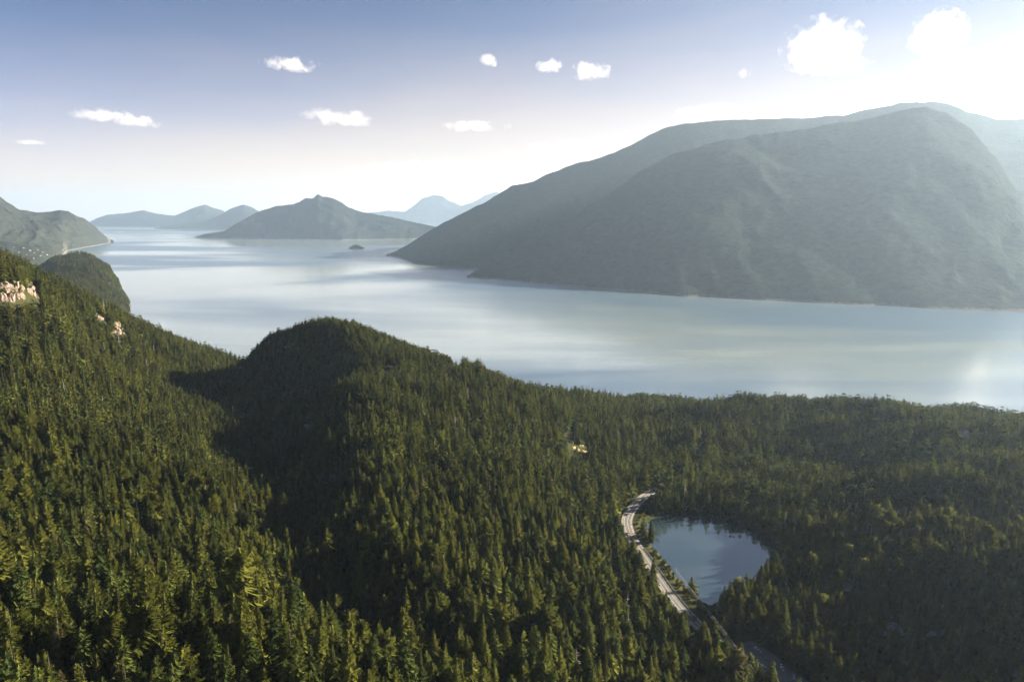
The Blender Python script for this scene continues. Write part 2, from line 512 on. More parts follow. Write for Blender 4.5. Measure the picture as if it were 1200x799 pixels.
def ground(x, y):
    h = rbf_eval(x, y)
    far = sstep(250, 900, y)
    es = sstep(150, 400, x) * sstep(450, 900, y)
    h = h + fbm(x / 130, y / 130, 4, 3) * 13 + es * fbm(x / 190 + 3, y / 150, 3, 77) * 42 + ridged(x / 60, y / 60, 3, 11) * 4.5 * np.clip((h - 105) / 40, 0, 1)
    # fjord shore keeps dropping
    d, _, ins = seg_dist(x, y, lake_poly, True)
    ln = d + 3 * fbm(x / 25, y / 25, 3, 5)
    bank = LAKE_Z + 0.4 + 0.10 * np.clip(d, 0, 60)
    k = 1 - sstep(6, 70, d)
    h = np.where(ins, LAKE_Z - 0.4 - 0.25 * np.clip(d, 0, 12), h * (1 - k) + np.maximum(bank, np.minimum(h, bank + 14)) * k)
    d, z, _ = seg_dist(x, y, road_c)
    k = 1 - sstep(10, 34, d)
    h = np.where(ins, h, h * (1 - k) + (z - 0.6) * k)
    d, _, ins2 = seg_dist(x, y, LOT, True)
    k = np.where(ins2, 1, 1 - sstep(2, 16, d))
    h = h * (1 - k) + (112.2) * k
    return h


GX = np.arange(-1500, 1701, 6.0); GY = np.arange(60, 2401, 6.0)
gx, gy = np.meshgrid(GX, GY)
GZ = ground(gx.ravel(), gy.ravel()).reshape(gx.shape)


def height(x, y):
    fx = np.clip((np.asarray(x, float) - GX[0]) / 6.0, 0, len(GX) - 1.001); fy = np.clip((np.asarray(y, float) - GY[0]) / 6.0, 0, len(GY) - 1.001)
    ix = fx.astype(int); iy = fy.astype(int); fx = fx - ix; fy = fy - iy
    return (GZ[iy, ix] * (1 - fx) + GZ[iy, ix + 1] * fx) * (1 - fy) + (GZ[iy + 1, ix] * (1 - fx) + GZ[iy + 1, ix + 1] * fx) * fy


V = np.stack([gx.ravel(), gy.ravel(), GZ.ravel()], -1)
F = grid_faces(len(GY), len(GX))
keep = (V[F][:, :, 2].max(1) > -12)
terrain = link('terrain', np_mesh('terrain', V, F[keep]), M['forest_floor'], smooth=True)
tag(terrain, kind='structure')

# ------------------------------------------------------------------ setting: fjord and lake
S = 56000.0
xs = np.concatenate([np.linspace(-S, -6000, 12), np.linspace(-5000, 5000, 21), np.linspace(6000, S, 12)])
ys = np.concatenate([np.linspace(-6000, 9000, 31), np.linspace(10000, S, 20)])
wx, wy = np.meshgrid(xs, ys)
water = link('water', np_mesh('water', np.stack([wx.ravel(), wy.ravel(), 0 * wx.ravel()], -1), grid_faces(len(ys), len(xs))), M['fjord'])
tag(water, 'pale milky blue fjord water with wind streaks and painted cloud shadow', kind='structure')
c = lake_poly.mean(0)
lp = c + (lake_poly - c) * 1.06
lp = catmull(np.vstack([lp, lp[:1]]), 4)[:-1]
lake = mesh_obj('lake', [(x, y, LAKE_Z) for x, y in lp], [list(range(len(lp)))], M['lake'])
tag(lake, 'small still dark lake ringed by conifers', kind='structure')

# ------------------------------------------------------------------ setting: far shores and mountains


def massif(name, ridge, base, back, mat, cols=160, rows=40, prof=1.0, rough=60.0, wav=900.0, seed=1, label=None, gully=0.0, gwav=900.0, spur=0.0):
    """sheet from a shoreline (pixel at sea level) over a skyline (pixel and distance) down to the sea behind it"""
    rp = np.array([at_y(*p) for p in ridge]); rpx = np.array([p[0] for p in ridge], float)
    bp = np.array([at_z(*(list(p) + [0.0]))[:2] if len(p) == 2 else (p[0], p[1]) for p in base]); bpx = np.array([p[0] for p in base], float)
    u = np.linspace(rpx[0], rpx[-1], cols)
    r = np.stack([np.interp(u, rpx, rp[:, i]) for i in range(3)], -1)
    b = np.stack([np.interp(u, bpx, bp[:, i]) for i in range(2)], -1)
    s = np.linspace(-0.04, 1, rows); V = []
    d = r[:, :2] / np.linalg.norm(r[:, :2], axis=1)[:, None]
    for k in s:
        xy = b + (r[:, :2] - b) * k
        z = np.where(k < 0, k * 800, r[:, 2] * np.abs(k) ** prof)
        V.append(np.concatenate([xy, z[:, None] * np.ones((len(u), 1))], 1))
    bk = back * np.clip(r[:, 2] / (0.4 * r[:, 2].max()), 0.02, 1.0)[:, None]
    for k in np.linspace(0.08, 1.04, 14):
        xy = r[:, :2] + d * bk * k
        z = r[:, 2] * (1 - k) ** 1.1 if k < 1 else r[:, 2] * 0 - 30
        V.append(np.concatenate([xy, z[:, None]], 1))
    V = np.array(V)
    n = V.shape[0]
    frac = np.concatenate([np.clip(s, 0, 1), 1 - np.clip(np.linspace(0.08, 1.04, 14), 0, 1)])
    env = np.sin(np.clip(frac, 0, 1) * math.pi) ** 0.7 + 0.25 * frac
    hz = np.clip(r[:, 2] / max(r[:, 2].max(), 1), 0.0, 1)[None, :]
    nz = ridged(V[..., 0] / wav, V[..., 1] / wav, 5, seed) * rough + fbm(V[..., 0] / (wav * 0.25), V[..., 1] / (wav * 0.25), 4, seed + 9) * rough * 0.35
    V[..., 2] += np.where(frac[:, None] > 0.002, nz * env[:, None] * np.clip(hz * 2.5, 0, 1) * (0.35 + 0.65 * np.sqrt(hz)), 0)
    if gully:
        al = np.cumsum(np.r_[0, np.linalg.norm(np.diff(r[:, :2], axis=0), axis=1)])[None, :]
        fr = frac[:, None]
        wob = fbm(V[..., 0] / (gwav * 1.5), V[..., 1] / (gwav * 1.5), 3, seed + 31) * 0.55
        gl = ridged(al / gwav + wob + 1.3 * fr, fr * 1.1 + 0 * al, 4, seed + 5) + 0.5 * ridged(al / (gwav * 0.33) + wob * 2 - 1.5 * fr, fr * 2.5 + 0 * al, 3, seed + 6)
        V[..., 2] += np.where(fr > 0.002, gl * gully * (np.sin(np.clip(fr, 0, 1) * math.pi * 0.9) ** 0.8 + 0.10 * fr) * np.clip(hz * 2, 0, 1), 0)
        V[..., 2] += np.where(fr > 0.05, fbm(V[..., 0] / (gwav * 0.14), V[..., 1] / (gwav * 0.14), 3, seed + 41) * gully * 0.22 * np.clip(hz * 2, 0, 1), 0)
    if spur:
        V[..., 1] += fbm(V[..., 0] / (wav * 0.8), V[..., 0] * 0 + 3.3, 4, seed + 3) * spur * (1 - frac[:, None])
    # finer shoreline
    V[..., 1] += fbm(V[..., 0] / (wav * 0.15), V[..., 2] * 0, 3, seed + 21) * wav * 0.06 * (1 - frac[:, None])
    o = link(name, np_mesh(name, V.reshape(-1, 3), grid_faces(n, cols)), mat, smooth=True)
    tag(o, label, kind='structure')
    return o


# the long mountain across the fjord: skyline mass and the nearer mass in front of it
massif('mountain', [(452, 298.6, 8900), (462, 295.5, 8950), (480, 286, 9100), (500, 273, 9300), (520, 262, 9600), (555, 244, 10000), (580, 231, 10200), (600, 219, 10200), (625, 213, 10200), (665, 195, 10200), (690, 188, 10200), (720, 178, 10100), (750, 163, 10000), (775, 152, 10000),
                    (800, 147, 9900), (850, 142, 9800), (900, 141, 9700), (940, 141, 9700), (1000, 133, 9600), (1050, 126, 9500), (1090, 121, 9500), (1110, 124, 9500), (1135, 134, 9500), (1165, 141, 9800), (1200, 143, 9800), (1260, 150, 9800), (1340, 175, 9500), (1500, 230, 9000), (1600, 250, 9000)],
       [(452, 298.8), (460, 300), (470, 303), (485, 309), (510, 311), (545, 315), (600, 319), (700, 325), (900, 330), (1600, 335)], 4500, M['far_forest'], 300, 60, 1.0, 90, 1500, 2, 'hazy wooded mountain ridge rising across the fjord', 70, 1400)
massif('mountain', [(547, 323.5, 5850), (556, 318, 6000), (575, 309, 6250), (600, 297, 6500), (650, 268, 6950), (700, 236, 7250), (740, 208, 7300), (770, 191, 7300), (800, 179, 7300), (840, 167, 7300), (880, 160, 7300), (920, 158, 7300), (960, 153, 7300), (1000, 146, 7300), (1050, 133, 7200), (1085, 128, 7100), (1110, 136, 7000), (1140, 155, 6700), (1165, 185, 6400), (1185, 215, 6100), (1205, 240, 5900), (1240, 255, 5700), (1300, 262, 5500), (1400, 265, 5300), (1500, 270, 5200)],
       [(547, 324), (556, 325.5), (580, 327), (620, 331), (700, 338), (800, 347), (900, 352), (1000, 357), (1100, 361), (1200, 366), (1300, 371), (1500, 382)], 2600, M['far_forest'], 320, 90, 1.0, 80, 1500, 5, 'shaded wooded mountain face dropping straight into the fjord', 70, 1200)
# islands and ranges down the fjord
massif('island_hill', [(228, 278, 15500), (240, 274, 15600), (262, 271, 15700), (285, 258, 15900), (300, 250, 16000), (320, 244, 16000), (345, 240, 16000), (358, 234, 16000), (366, 233, 16000), (372, 228, 16000), (378, 231, 16000), (388, 232, 16000), (400, 238, 16000), (415, 247, 16000), (430, 252, 15900), (450, 254, 15800), (470, 258, 15700), (490, 262, 15600), (506, 265, 15500), (540, 272, 15200)],
       [(228, 278), (240, 277), (262, 276), (300, 278), (350, 280), (400, 281), (440, 280.5), (480, 280), (540, 279)], 2200, M['far_forest'], 140, 36, 0.9, 35, 900, 7, 'peaked wooded island in the middle of the fjord', 70, 900)
massif('small_island', [(409, 290.5, 10560), (413, 287.5, 10560), (418, 286.5, 10560), (423, 288.5, 10560), (427, 290.8, 10560)], [(409, 291), (414, 291.5), (420, 291.5), (427, 291)], 150, M['far_forest'], 24, 12, 0.6, 5, 90, 8, 'tiny dark islet alone on the water')
massif('far_hill', [(100, 263, 31000), (112, 257, 31000), (125, 252, 31000), (150, 250, 31000), (168, 247, 31000), (185, 251, 31000), (205, 253, 31000), (215, 249, 31000), (228, 243, 31000), (240, 239.5, 31000), (252, 244, 31000), (262, 247, 31000), (275, 256, 31000), (300, 262, 31000)],
       [(100, 265), (150, 265.5), (200, 266), (300, 266)], 3000, M['far_forest'], 120, 24, 0.8, 30, 2500, 9, 'pale blue rounded hill at the mouth of the fjord', 60, 2200)
massif('far_hill', [(170, 268.5, 26000), (190, 266, 26000), (215, 262, 26000), (240, 260, 26000), (255, 254, 26000), (270, 245, 26000), (285, 240, 26000), (295, 243, 26000), (306, 249, 26000), (325, 255, 26000), (345, 258, 26000), (365, 262, 26000)],
       [(170, 269), (230, 269.5), (365, 270)], 2500, M['far_forest'], 100, 24, 0.8, 25, 2000, 10, 'twin-humped blue hill behind the peaked island', 60, 1800)
massif('far_hill', [(400, 252, 38000), (440, 249, 38000), (455, 247, 38000), (475, 248, 38000), (485, 241, 38000), (495, 233, 38000), (507, 230, 38000), (518, 230, 38000), (526, 235, 38000), (540, 241, 38000), (555, 237, 38000), (568, 229, 38000), (582, 225, 38000), (600, 232, 38000), (640, 246, 38000)],
       [(400, 262), (640, 262)], 4500, M['far_forest'], 140, 30, 0.9, 60, 3000, 12, 'pale flat-topped range beyond the mountain', 120, 2500)
# the settled coast to the left
massif('coastal_hill', [(-160, 190, 11500), (-80, 210, 11500), (-30, 222, 11500), (0, 233, 11500), (12, 239, 11500), (24, 247, 11500), (36, 250, 11700), (50, 250, 11900), (62, 249, 12000), (70, 247.5, 12000), (80, 248, 12000), (88, 252, 12000), (100, 258, 12200), (112, 267, 12400), (120, 274, 12600), (126, 279, 12800), (134, 282.8, 13100)],
       [(-160, 325), (0, 318), (20, 312), (45, 308), (60, 304), (72, 299), (80, 294), (90, 292), (100, 290), (112, 288), (124, 285.5), (134, 283)], 4000, M['near_forest'], 220, 80, 1.1, 130, 1300, 14, 'sunlit wooded headland with steep rocky end', 70, 900)

massif('coastal_hill', [(-160, 250, 7600), (-80, 268, 7600), (-20, 280, 7600), (10, 284, 7600), (30, 288, 7700), (50, 292, 7800), (64, 297, 7900), (75, 300, 8000)],
       [(-160, 345), (0, 335), (40, 325), (60, 312), (70, 304), (76, 301)], 1500, M['near_forest'], 120, 50, 0.9, 30, 500, 16, 'lower sunlit coastal slope dotted with houses', 25, 500)
PEN = [(-10, 345, 4300), (25, 330, 4350), (45, 318, 4400), (58, 308, 4500), (66, 303, 4530), (76, 302, 4550), (90, 299, 4550), (99, 302, 4530), (110, 303, 4500), (120, 309, 4450), (129, 315, 4400), (134, 325, 4360), (139, 332, 4320), (143, 343, 4220), (149, 351, 4160), (153, 357, 4110)]
headland = massif('headland', PEN, [(-10, 392), (25, 392), (60, 390), (100, 386), (130, 376), (145, 364), (153, 357)], 700, M['near_forest'], 130, 50, 0.66, 48, 300, 15, 'rounded forested knoll jutting into the water', 26, 260)
PEN2 = [(-30, 360, 3600), (20, 348, 3650), (45, 336, 3750), (65, 328, 3800), (85, 324, 3820), (105, 326, 3820), (122, 333, 3800), (135, 343, 3780), (146, 354, 3750), (152, 364, 3700)]
headland_low = massif('headland', PEN2, [(-30, 400), (30, 400), (80, 400), (120, 392), (140, 382), (152, 370)], 500, M['near_forest'], 110, 40, 0.7, 30, 240, 17, 'lower wooded bench in front of the rounded knoll', 16, 220)

# ------------------------------------------------------------------ trees: meshes shared by all trees of a shape


def conifer_crown(H, Rb, whorls, per, segs, z0, seed, top_up=0.5, droop=0.35, power=0.85, ragged=0.3, gaps=0.0, hang=True):
    g = np.random.default_rng(seed)
    V = []; T = []

    def tri(a, b, c):
        i = len(V); V.extend((a, b, c)); T.append((i, i + 1, i + 2))
    up = np.array([0, 0, 1.0])
    lean = g.normal(0, 0.012, 2)
    lop = g.uniform(0, 6.28)                       # fuller on one side
    for w in range(whorls):
        f = (w + g.uniform(-0.3, 0.3)) / whorls
        z = z0 + (1 - z0) * max(0, min(0.985, f))
        if g.random() < gaps: continue
        rad = Rb * ((1 - (z - z0) / (1 - z0)) ** power) * (0.35 + 0.65 * min(1, (z - z0) / 0.12 + 0.3))
        n = max(4, int(per * (0.55 + 0.45 * rad / Rb)))
        off = g.uniform(0, 6.28)
        for k in range(n):
            a = off + 6.283 * k / n + g.normal(0, 0.22)
            L = max(0.35, rad * (1 + ragged * g.normal(0, 1) * 0.8) * (1 + 0.18 * math.cos(a - lop)))
            h = z * H + g.uniform(-0.5, 0.5) * H * (1 - z0) / whorls
            fz = (z - z0) / (1 - z0)
            el = top_up * (fz - 0.35) - 0.12
            dr = droop * (1.1 - fz)
            d = np.array([math.cos(a), math.sin(a), 0]); s = np.array([-d[1], d[0], 0])
            org = np.array([lean[0] * h, lean[1] * h, h])
            sp = []
            for j in range(segs + 1):
                t = j / segs
                sp.append(org + d * L * t + up * (L * (el * t - dr * t * t + 0.16 * t ** 3)))
            wd = L * (g.uniform(0.30, 0.44) if segs > 3 else g.uniform(0.42, 0.56)) + 0.28
            for j in range(segs):
                t = (j + 0.5) / segs
                ww = wd * (0.45 + 0.75 * math.sin(math.pi * min(1, t * 0.8 + 0.12)))
                fwd = d * L * (1.1 / segs + 0.03)
                for sg in (-1, 1):
                    tip = sp[j] + fwd + s * sg * ww * g.uniform(0.6, 1.05) - up * ww * g.uniform(0.15, 1.0)
                    tri(sp[j], sp[j + 1], tip)
                if j > 0 and g.random() < 0.75:
                    tri(sp[j], sp[j + 1], (sp[j] + sp[j + 1]) / 2 - up * ww * g.uniform(0.6, 1.2) + s * g.normal(0, 0.5) * ww + d * ww * 0.3)
    # leader
    tp = np.array([lean[0] * H, lean[1] * H, H])
    for k in range(5):
        a = k * 1.256; d = np.array([math.cos(a), math.sin(a), 0])
        b = tp - up * 0.055 * H
        tri(b + d * 0.016 * H, b + np.array([math.cos(a + 1.4), math.sin(a + 1.4), 0]) * 0.012 * H, tp)
    return np.array(V), np.array(T)


def tube(path, radii, n=6):
    V = []; Fc = []
    for (p, r) in zip(path, radii):
        for k in range(n):
            a = 2 * math.pi * k / n
            V.append((p[0] + r * math.cos(a), p[1] + r * math.sin(a), p[2]))
    for i in range(len(path) - 1):
        for k in range(n):
            a = i * n + k; b = i * n + (k + 1) % n
            Fc += [(a, b, b + n), (a, b + n, a + n)]
    return np.array(V), np.array(Fc)


def trunk_mesh(H, r):
    return tube([(0, 0, -2.0), (0, 0, 0), (0.05, 0, H * 0.3), (0, 0.05, H * 0.65), (0, 0, H * 0.97)], [r * 1.5, r * 1.15, r * 0.85, r * 0.5, 0.05], 6)


def leafy_crown(H, Rb, z0, clumps, leaves, size, seed, flat=0.8):
    g = np.random.default_rng(seed)
    V = []; T = []
    for c in range(clumps):
        a = g.uniform(0, 6.28); rr = Rb * math.sqrt(g.random()) * 0.75
        zz = H * (z0 + (1 - z0) * (0.15 + 0.75 * g.random()))
        k = 1 - 0.55 * abs((zz / H - z0) / (1 - z0) - 0.45) * 2
        cc = np.array([math.cos(a) * rr * k, math.sin(a) * rr * k, zz])
        cr = Rb * g.uniform(0.28, 0.48)
        for l in range(leaves):
            v = g.normal(0, 1, 3); v /= np.linalg.norm(v) + 1e-9
            p = cc + v * cr * (0.6 + 0.45 * g.random()) * np.array([1, 1, flat])
            t1 = np.cross(v + g.normal(0, 0.6, 3), g.normal(0, 1, 3)); t1 /= np.linalg.norm(t1) + 1e-9
            t2 = np.cross(v, t1) + v * g.normal(0, 0.35)
            s = size * g.uniform(0.6, 1.3)
            i = len(V)
            V += [p - t1 * s, p + t2 * s * 0.75, p + t1 * s, p - t2 * s * 0.75]
            T += [(i, i + 1, i + 2), (i, i + 2, i + 3)]
    return np.array(V), np.array(T)


def bare_crown(H, seed):
    g = np.random.default_rng(seed); Vs = []; Ts = []; n0 = 0
    for k in range(26):
        z = H * g.uniform(0.3, 0.95); a = g.uniform(0, 6.28); L = (1 - z / H) * H * 0.16 + 0.7
        d = np.array([math.cos(a), math.sin(a), g.uniform(-0.3, 0.25)])
        p0 = np.array([0, 0, z]); p1 = p0 + d * L * 0.6; p2 = p0 + d * L + np.array([0, 0, -0.15 * L])
        s = np.array([-d[1], d[0], 0]) * 0.09; u = np.array([0, 0, 0.09])
        V = [p0 - s - u, p0 + s - u, p0 + u, p1 - s * .6 - u * .6, p1 + s * .6 - u * .6, p1 + u * .6, p2]
        T = [(0, 1, 4), (0, 4, 3), (1, 2, 5), (1, 5, 4), (2, 0, 3), (2, 3, 5), (3, 4, 6), (4, 5, 6), (5, 3, 6)]
        Vs += V; Ts += [tuple(i + n0 for i in t) for t in T]; n0 += 7
    return np.array(Vs), np.array(Ts)


H0 = 30.0
SHAPES = {}     # name -> dict(crown mesh, trunk mesh, joined object for the far forest)


def soft_normals(me, nfaces, mix=0.6):
    """needle sprays are a fuzz, not sheets: lean their normals towards out-and-up from the stem"""
    co = np.empty(len(me.vertices) * 3, np.float32); me.vertices.foreach_get('co', co); co = co.reshape(-1, 3)
    fn = np.empty(len(me.polygons) * 3, np.float32); me.polygons.foreach_get('normal', fn); fn = fn.reshape(-1, 3)
    ct = co[np.arange(len(co))]
    ls = np.empty(len(me.loops), np.int32); me.loops.foreach_get('vertex_index', ls)
    fo = np.repeat(np.arange(len(me.polygons)), 3)
    out = co[ls].copy(); r = np.hypot(out[:, 0], out[:, 1]) + 1e-6
    nrm = np.stack([out[:, 0] / r, out[:, 1] / r, 0.45 + 0 * r], -1); nrm /= np.linalg.norm(nrm, axis=1)[:, None]
    f = fn[fo]; f = f * np.where((f * nrm).sum(1) < 0, -1.0, 1.0)[:, None]
    mixn = nrm * mix + f * (1 - mix); mixn /= np.linalg.norm(mixn, axis=1)[:, None] + 1e-9
    keep = fo >= nfaces
    mixn[keep] = 0
    me.normals_split_custom_set([tuple(v) for v in mixn])


def add_shape(key, crown, trunk, leaf, near_joined=True, bark='bark'):
    V, T = crown
    cm = np_mesh(key + '_crown', V, T); cm.materials.append(leaf)
    tV, tT = trunk
    tm = np_mesh(key + '_trunk', tV, tT); tm.materials.append(M[bark])
    jm = np_mesh(key + '_joined', np.vstack([V, tV]), np.vstack([T, tT + len(V)]))
    jm.materials.append(leaf); jm.materials.append(M[bark])
    mi = np.zeros(len(jm.polygons), np.int32); mi[len(T):] = 1
    jm.polygons.foreach_set('material_index', mi)
    soft_normals(cm, len(T)); soft_normals(jm, len(T))
    jo = bpy.data.objects.new(key, jm)
    SHAPES[key] = dict(crown=cm, trunk=tm, joined=jo, w=float(np.abs(V[:, :2]).max()))


tr = trunk_mesh(H0, 0.42)
add_shape('spire_fir', conifer_crown(H0, 4.1, 34, 10, 6, 0.10, 1, 0.6, 0.35), tr, M['needles'])
add_shape('broad_fir', conifer_crown(H0, 5.6, 32, 11, 6, 0.08, 2, 0.7, 0.30, 0.72), tr, M['needles'])
add_shape('ragged_fir', conifer_crown(H0, 5.0, 30, 10, 6, 0.14, 3, 0.55, 0.42, 0.78, 0.5, 0.06), tr, M['needles'])
add_shape('drooping_hemlock', conifer_crown(H0, 4.8, 32, 10, 6, 0.08, 4, 0.4, 0.55, 0.66, 0.4), tr, M['needles_deep'])
add_shape('dense_cedar', conifer_crown(H0, 5.2, 32, 11, 6, 0.06, 5, 0.3, 0.5, 0.55, 0.3), tr, M['needles_deep'])
add_shape('open_pine', conifer_crown(H0, 5.6, 24, 9, 6, 0.30, 6, 0.9, 0.15, 0.42, 0.5, 0.12), tr, M['needles'])
NEAR = list(SHAPES)
add_shape('far_spire', conifer_crown(H0, 4.2, 18, 8, 2, 0.10, 11, 0.6, 0.35), tr, M['needles'])
add_shape('far_broad', conifer_crown(H0, 5.4, 17, 8, 2, 0.08, 12, 0.6, 0.35, 0.72), tr, M['needles'])
add_shape('far_hemlock', conifer_crown(H0, 4.8, 17, 8, 2, 0.08, 13, 0.4, 0.5, 0.65, 0.4), tr, M['needles_deep'])
add_shape('far_pine', conifer_crown(H0, 5.6, 12, 8, 2, 0.2, 14, 0.8, 0.2, 0.45, 0.5, 0.1), tr, M['needles_deep'])
FAR = list(SHAPES)[len(NEAR):]
trs = trunk_mesh(9.0, 0.25)
add_shape('leafy_tree', leafy_crown(12, 4.2, 0.22, 16, 42, 0.55, 21), trunk_mesh(9, 0.22), M['leaves'])
add_shape('leafy_bush', leafy_crown(5, 3.2, 0.02, 10, 42, 0.45, 22), trunk_mesh(3.5, 0.15), M['leaves'])
LEAFY = ['leafy_tree', 'leafy_bush']
add_shape('dead_snag', bare_crown(H0, 31), trunk_mesh(H0, 0.38), M['dead_wood'], bark='dead_wood')

# ------------------------------------------------------------------ where trees stand
ROCKS = [  # pixel on the ground, distance ahead, half width, half depth, height, material, label
    (10, 345, 1105, 50, 13, 28, 'granite_pink', 'sunlit pinkish granite cliff high on the western slope'),
    (38, 339, 1150, 15, 10, 22, 'granite_pink', 'small pink cliff jutting beside the big one on the western slope'),
    (138, 384, 1400, 16, 10, 16, 'granite_pink', 'reddish cliff at the end of the dark western ridge'),
    (115, 372, 1370, 22, 9, 9, 'granite_pink', 'brown rocky ledge along the western ridge crest'),
    (674, 524, 1090, 17, 17, 7, 'dry_bluff', 'grassy tan bluff on the shoulder of the central hill'),
    (668, 507, 1120, 8, 6, 5, 'granite_pale', 'pale slab on top of the tan bluff'),
    (738, 626, 800, 9, 7, 6, 'granite_pink', 'pale rock knob above the road bend'),
    (811, 726, 622, 7, 6, 6, 'granite_pink', 'rounded tan boulder face below the roadside cars'),
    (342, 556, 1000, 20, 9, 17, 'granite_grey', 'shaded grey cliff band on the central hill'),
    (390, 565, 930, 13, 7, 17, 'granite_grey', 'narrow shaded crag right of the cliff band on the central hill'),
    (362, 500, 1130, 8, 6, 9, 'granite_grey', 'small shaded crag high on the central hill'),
    (340, 405, 1380, 13, 7, 6, 'granite_grey', 'bare rock patch below the central summit'),
    (1150, 513, 1030, 30, 12, 12, 'granite', 'long ledge of pale granite on the eastern rise'),
    (1128, 511, 1040, 10.5, 8, 11, 'granite_pale', 'bright end block of the eastern granite ledge'),
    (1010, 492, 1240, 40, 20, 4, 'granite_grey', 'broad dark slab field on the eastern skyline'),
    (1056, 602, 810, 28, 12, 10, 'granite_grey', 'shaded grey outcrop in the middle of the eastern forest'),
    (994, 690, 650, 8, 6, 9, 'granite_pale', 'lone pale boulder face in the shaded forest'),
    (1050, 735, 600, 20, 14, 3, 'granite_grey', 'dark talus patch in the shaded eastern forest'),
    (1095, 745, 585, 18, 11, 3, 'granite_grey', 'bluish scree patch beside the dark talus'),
    (1190, 790, 470, 8, 6, 4, 'granite', 'grey rock in the shaded bottom corner'),
    (455, 430, 1290, 12, 9, 5, 'granite', 'low tan outcrop below the summit skyline'),
    (535, 424, 1340, 10, 8, 6, 'granite', 'small outcrop on the descending skyline'),
]


FACES = {  # pixels covered by the faces of the larger cliffs, keyed by row of ROCKS
    0: [(x_, y_) for x_ in (0, 6, 12, 18, 24) for y_ in (336, 342, 348)] + [(3, 352), (14, 352)],
    1: [(33, 334), (38, 332), (36, 339), (41, 339), (34, 343), (39, 345)],
    2: [(133, 382), (138, 381), (142, 386), (138, 388), (144, 393), (134, 389)],
    4: [(663, 508), (668, 512), (674, 517), (680, 522), (670, 519), (677, 527), (684, 530), (672, 525), (687, 535)],
}


def ground_hit(px, py, guess):
    """where the sight line through a pixel meets the terrain, nearest the guessed distance"""
    Y = np.arange(max(120, guess * 0.6), guess * 1.5, 2.0)
    u, dy, dz = ray(px, py)
    zz = CAM_H + dz * Y / dy; hh = height(u * Y / dy, Y) 
    i = np.nonzero(zz <= hh)[0]
    Yh = Y[i[0]] if len(i) else guess
    return u * Yh / dy, Yh


rock_xy = []
for rk in ROCKS:
    X, Y = ground_hit(rk[0], rk[1], rk[2])
    rock_xy.append((X, Y, rk[3], rk[4]))


def scatter(x0, x1, y0, y1, step, jitter=0.42, seed=0):
    g = np.random.default_rng(seed)
    xs, ys = np.meshgrid(np.arange(x0, x1, step), np.arange(y0, y1, step * 0.88))
    xs = xs + (np.arange(xs.shape[0]) % 2)[:, None] * step / 2
    xs = xs.ravel() + g.uniform(-jitter, jitter, xs.size) * step; ys = ys.ravel() + g.uniform(-jitter, jitter, ys.size) * step
    return xs, ys


tx, ty = scatter(-1450, 1650, 150, 1950, 7.0, 0.5, 3)
m = np.abs(tx) < 0.80 * ty + 170 + np.where(tx > 0, 140, 0)
tx, ty = tx[m], ty[m]
tz = height(tx, ty)
road_d, _, _ = seg_dist(tx, ty, road_c)
lake_d, _, lake_in = seg_dist(tx, ty, lake_poly, True)
lot_d, _, lot_in = seg_dist(tx, ty, LOT, True)
m = (tz > 2.5) & (road_d > np.where(ty < 1000, 12.0, 9.0)) & ~lake_in & (lake_d > 2.0) & ~lot_in & (lot_d > 4)
dens = fbm(tx / 45, ty / 45, 3, 41)
m &= dens > -0.62
for (X, Y, w, d) in rock_xy:
    m &= ((tx - X) / (w * 1.0)) ** 2 + ((ty - Y - 2) / (d * 1.0)) ** 2 > 0.45
tx, ty, tz, road_d, lake_d, lot_d, dens = (a[m] for a in (tx, ty, tz, road_d, lake_d, lot_d, dens))
n = len(tx)
# stature: tall on the near slopes, scrubby on the summit and on the eastern bluffs
sx, sy, sdist = project(np.stack([tx, ty, tz], -1))
stat = np.full(n, 1.0)
stat *= 1 + 0.40 * (1 - sstep(400, 800, ty)) * (1 - sstep(0, 300, tx))
pk = np.array(at_y(380, 374, 1400))
stat *= 0.52 + 0.48 * sstep(60, 420, np.hypot(tx - pk[0], ty - pk[1]))
east = sstep(180, 420, tx) * sstep(380, 900, ty)
stat *= 1 - 0.26 * east
stat *= 1 - 0.16 * (1 - east) * sstep(1100, 1500, ty)
stat *= 1 - 0.2 * (1 - sstep(12, 22, road_d)) * (ty < 950)
stat *= 1 + 0.3 * (1 - sstep(12, 30, road_d)) * (ty > 990)
stat *= 1 + 0.15 * fbm(tx / 90, ty / 90, 3, 51)
thin = rng.random(n) < np.minimum(1, (7.0 / (2.4 + 6.4 * stat)) ** 2) * (1 - 0.35 * east * (0.5 + fbm(tx / 35, ty / 35, 2, 91)))
topx, topy, _ = project(np.stack([tx, ty, tz + 27 * stat], -1))
hwp = FOC * 4.5 * stat / sdist
CLEAR = [(np.array([(771, 572), (758, 580), (750, 586), (744, 593), (739, 601), (737, 609)]), 984 * 0 + 880), (np.array([(757, 651), (763, 661), (770, 672), (778, 684), (786, 695), (795, 706), (802, 714)]), 600), (np.array([(818, 526), (822, 522), (816, 530)]), 1100),
         (np.array([(768, 640), (778, 656), (792, 671), (806, 684), (820, 697), (831, 705), (840, 697), (850, 686), (866, 676), (884, 668), (902, 660), (800, 660), (830, 680)]), 600), (np.array([(887, 761), (893, 768), (900, 776), (906, 784), (913, 789), (920, 795), (915, 780), (928, 790), (936, 797)]), 500),
         (np.array([(672, 518), (666, 508), (680, 526), (684, 532), (668, 514), (676, 530)]), 1000)]
hide = np.zeros(n, bool)
CLEAR += [(np.array(v_), 0) for v_ in FACES.values()]
CLEAR += [(np.array([(r_[0], r_[1] - 1), (r_[0] - r_[3] * 0.4, r_[1] + 2), (r_[0] + r_[3] * 0.4, r_[1] + 2)]), 0) for r_ in ROCKS]
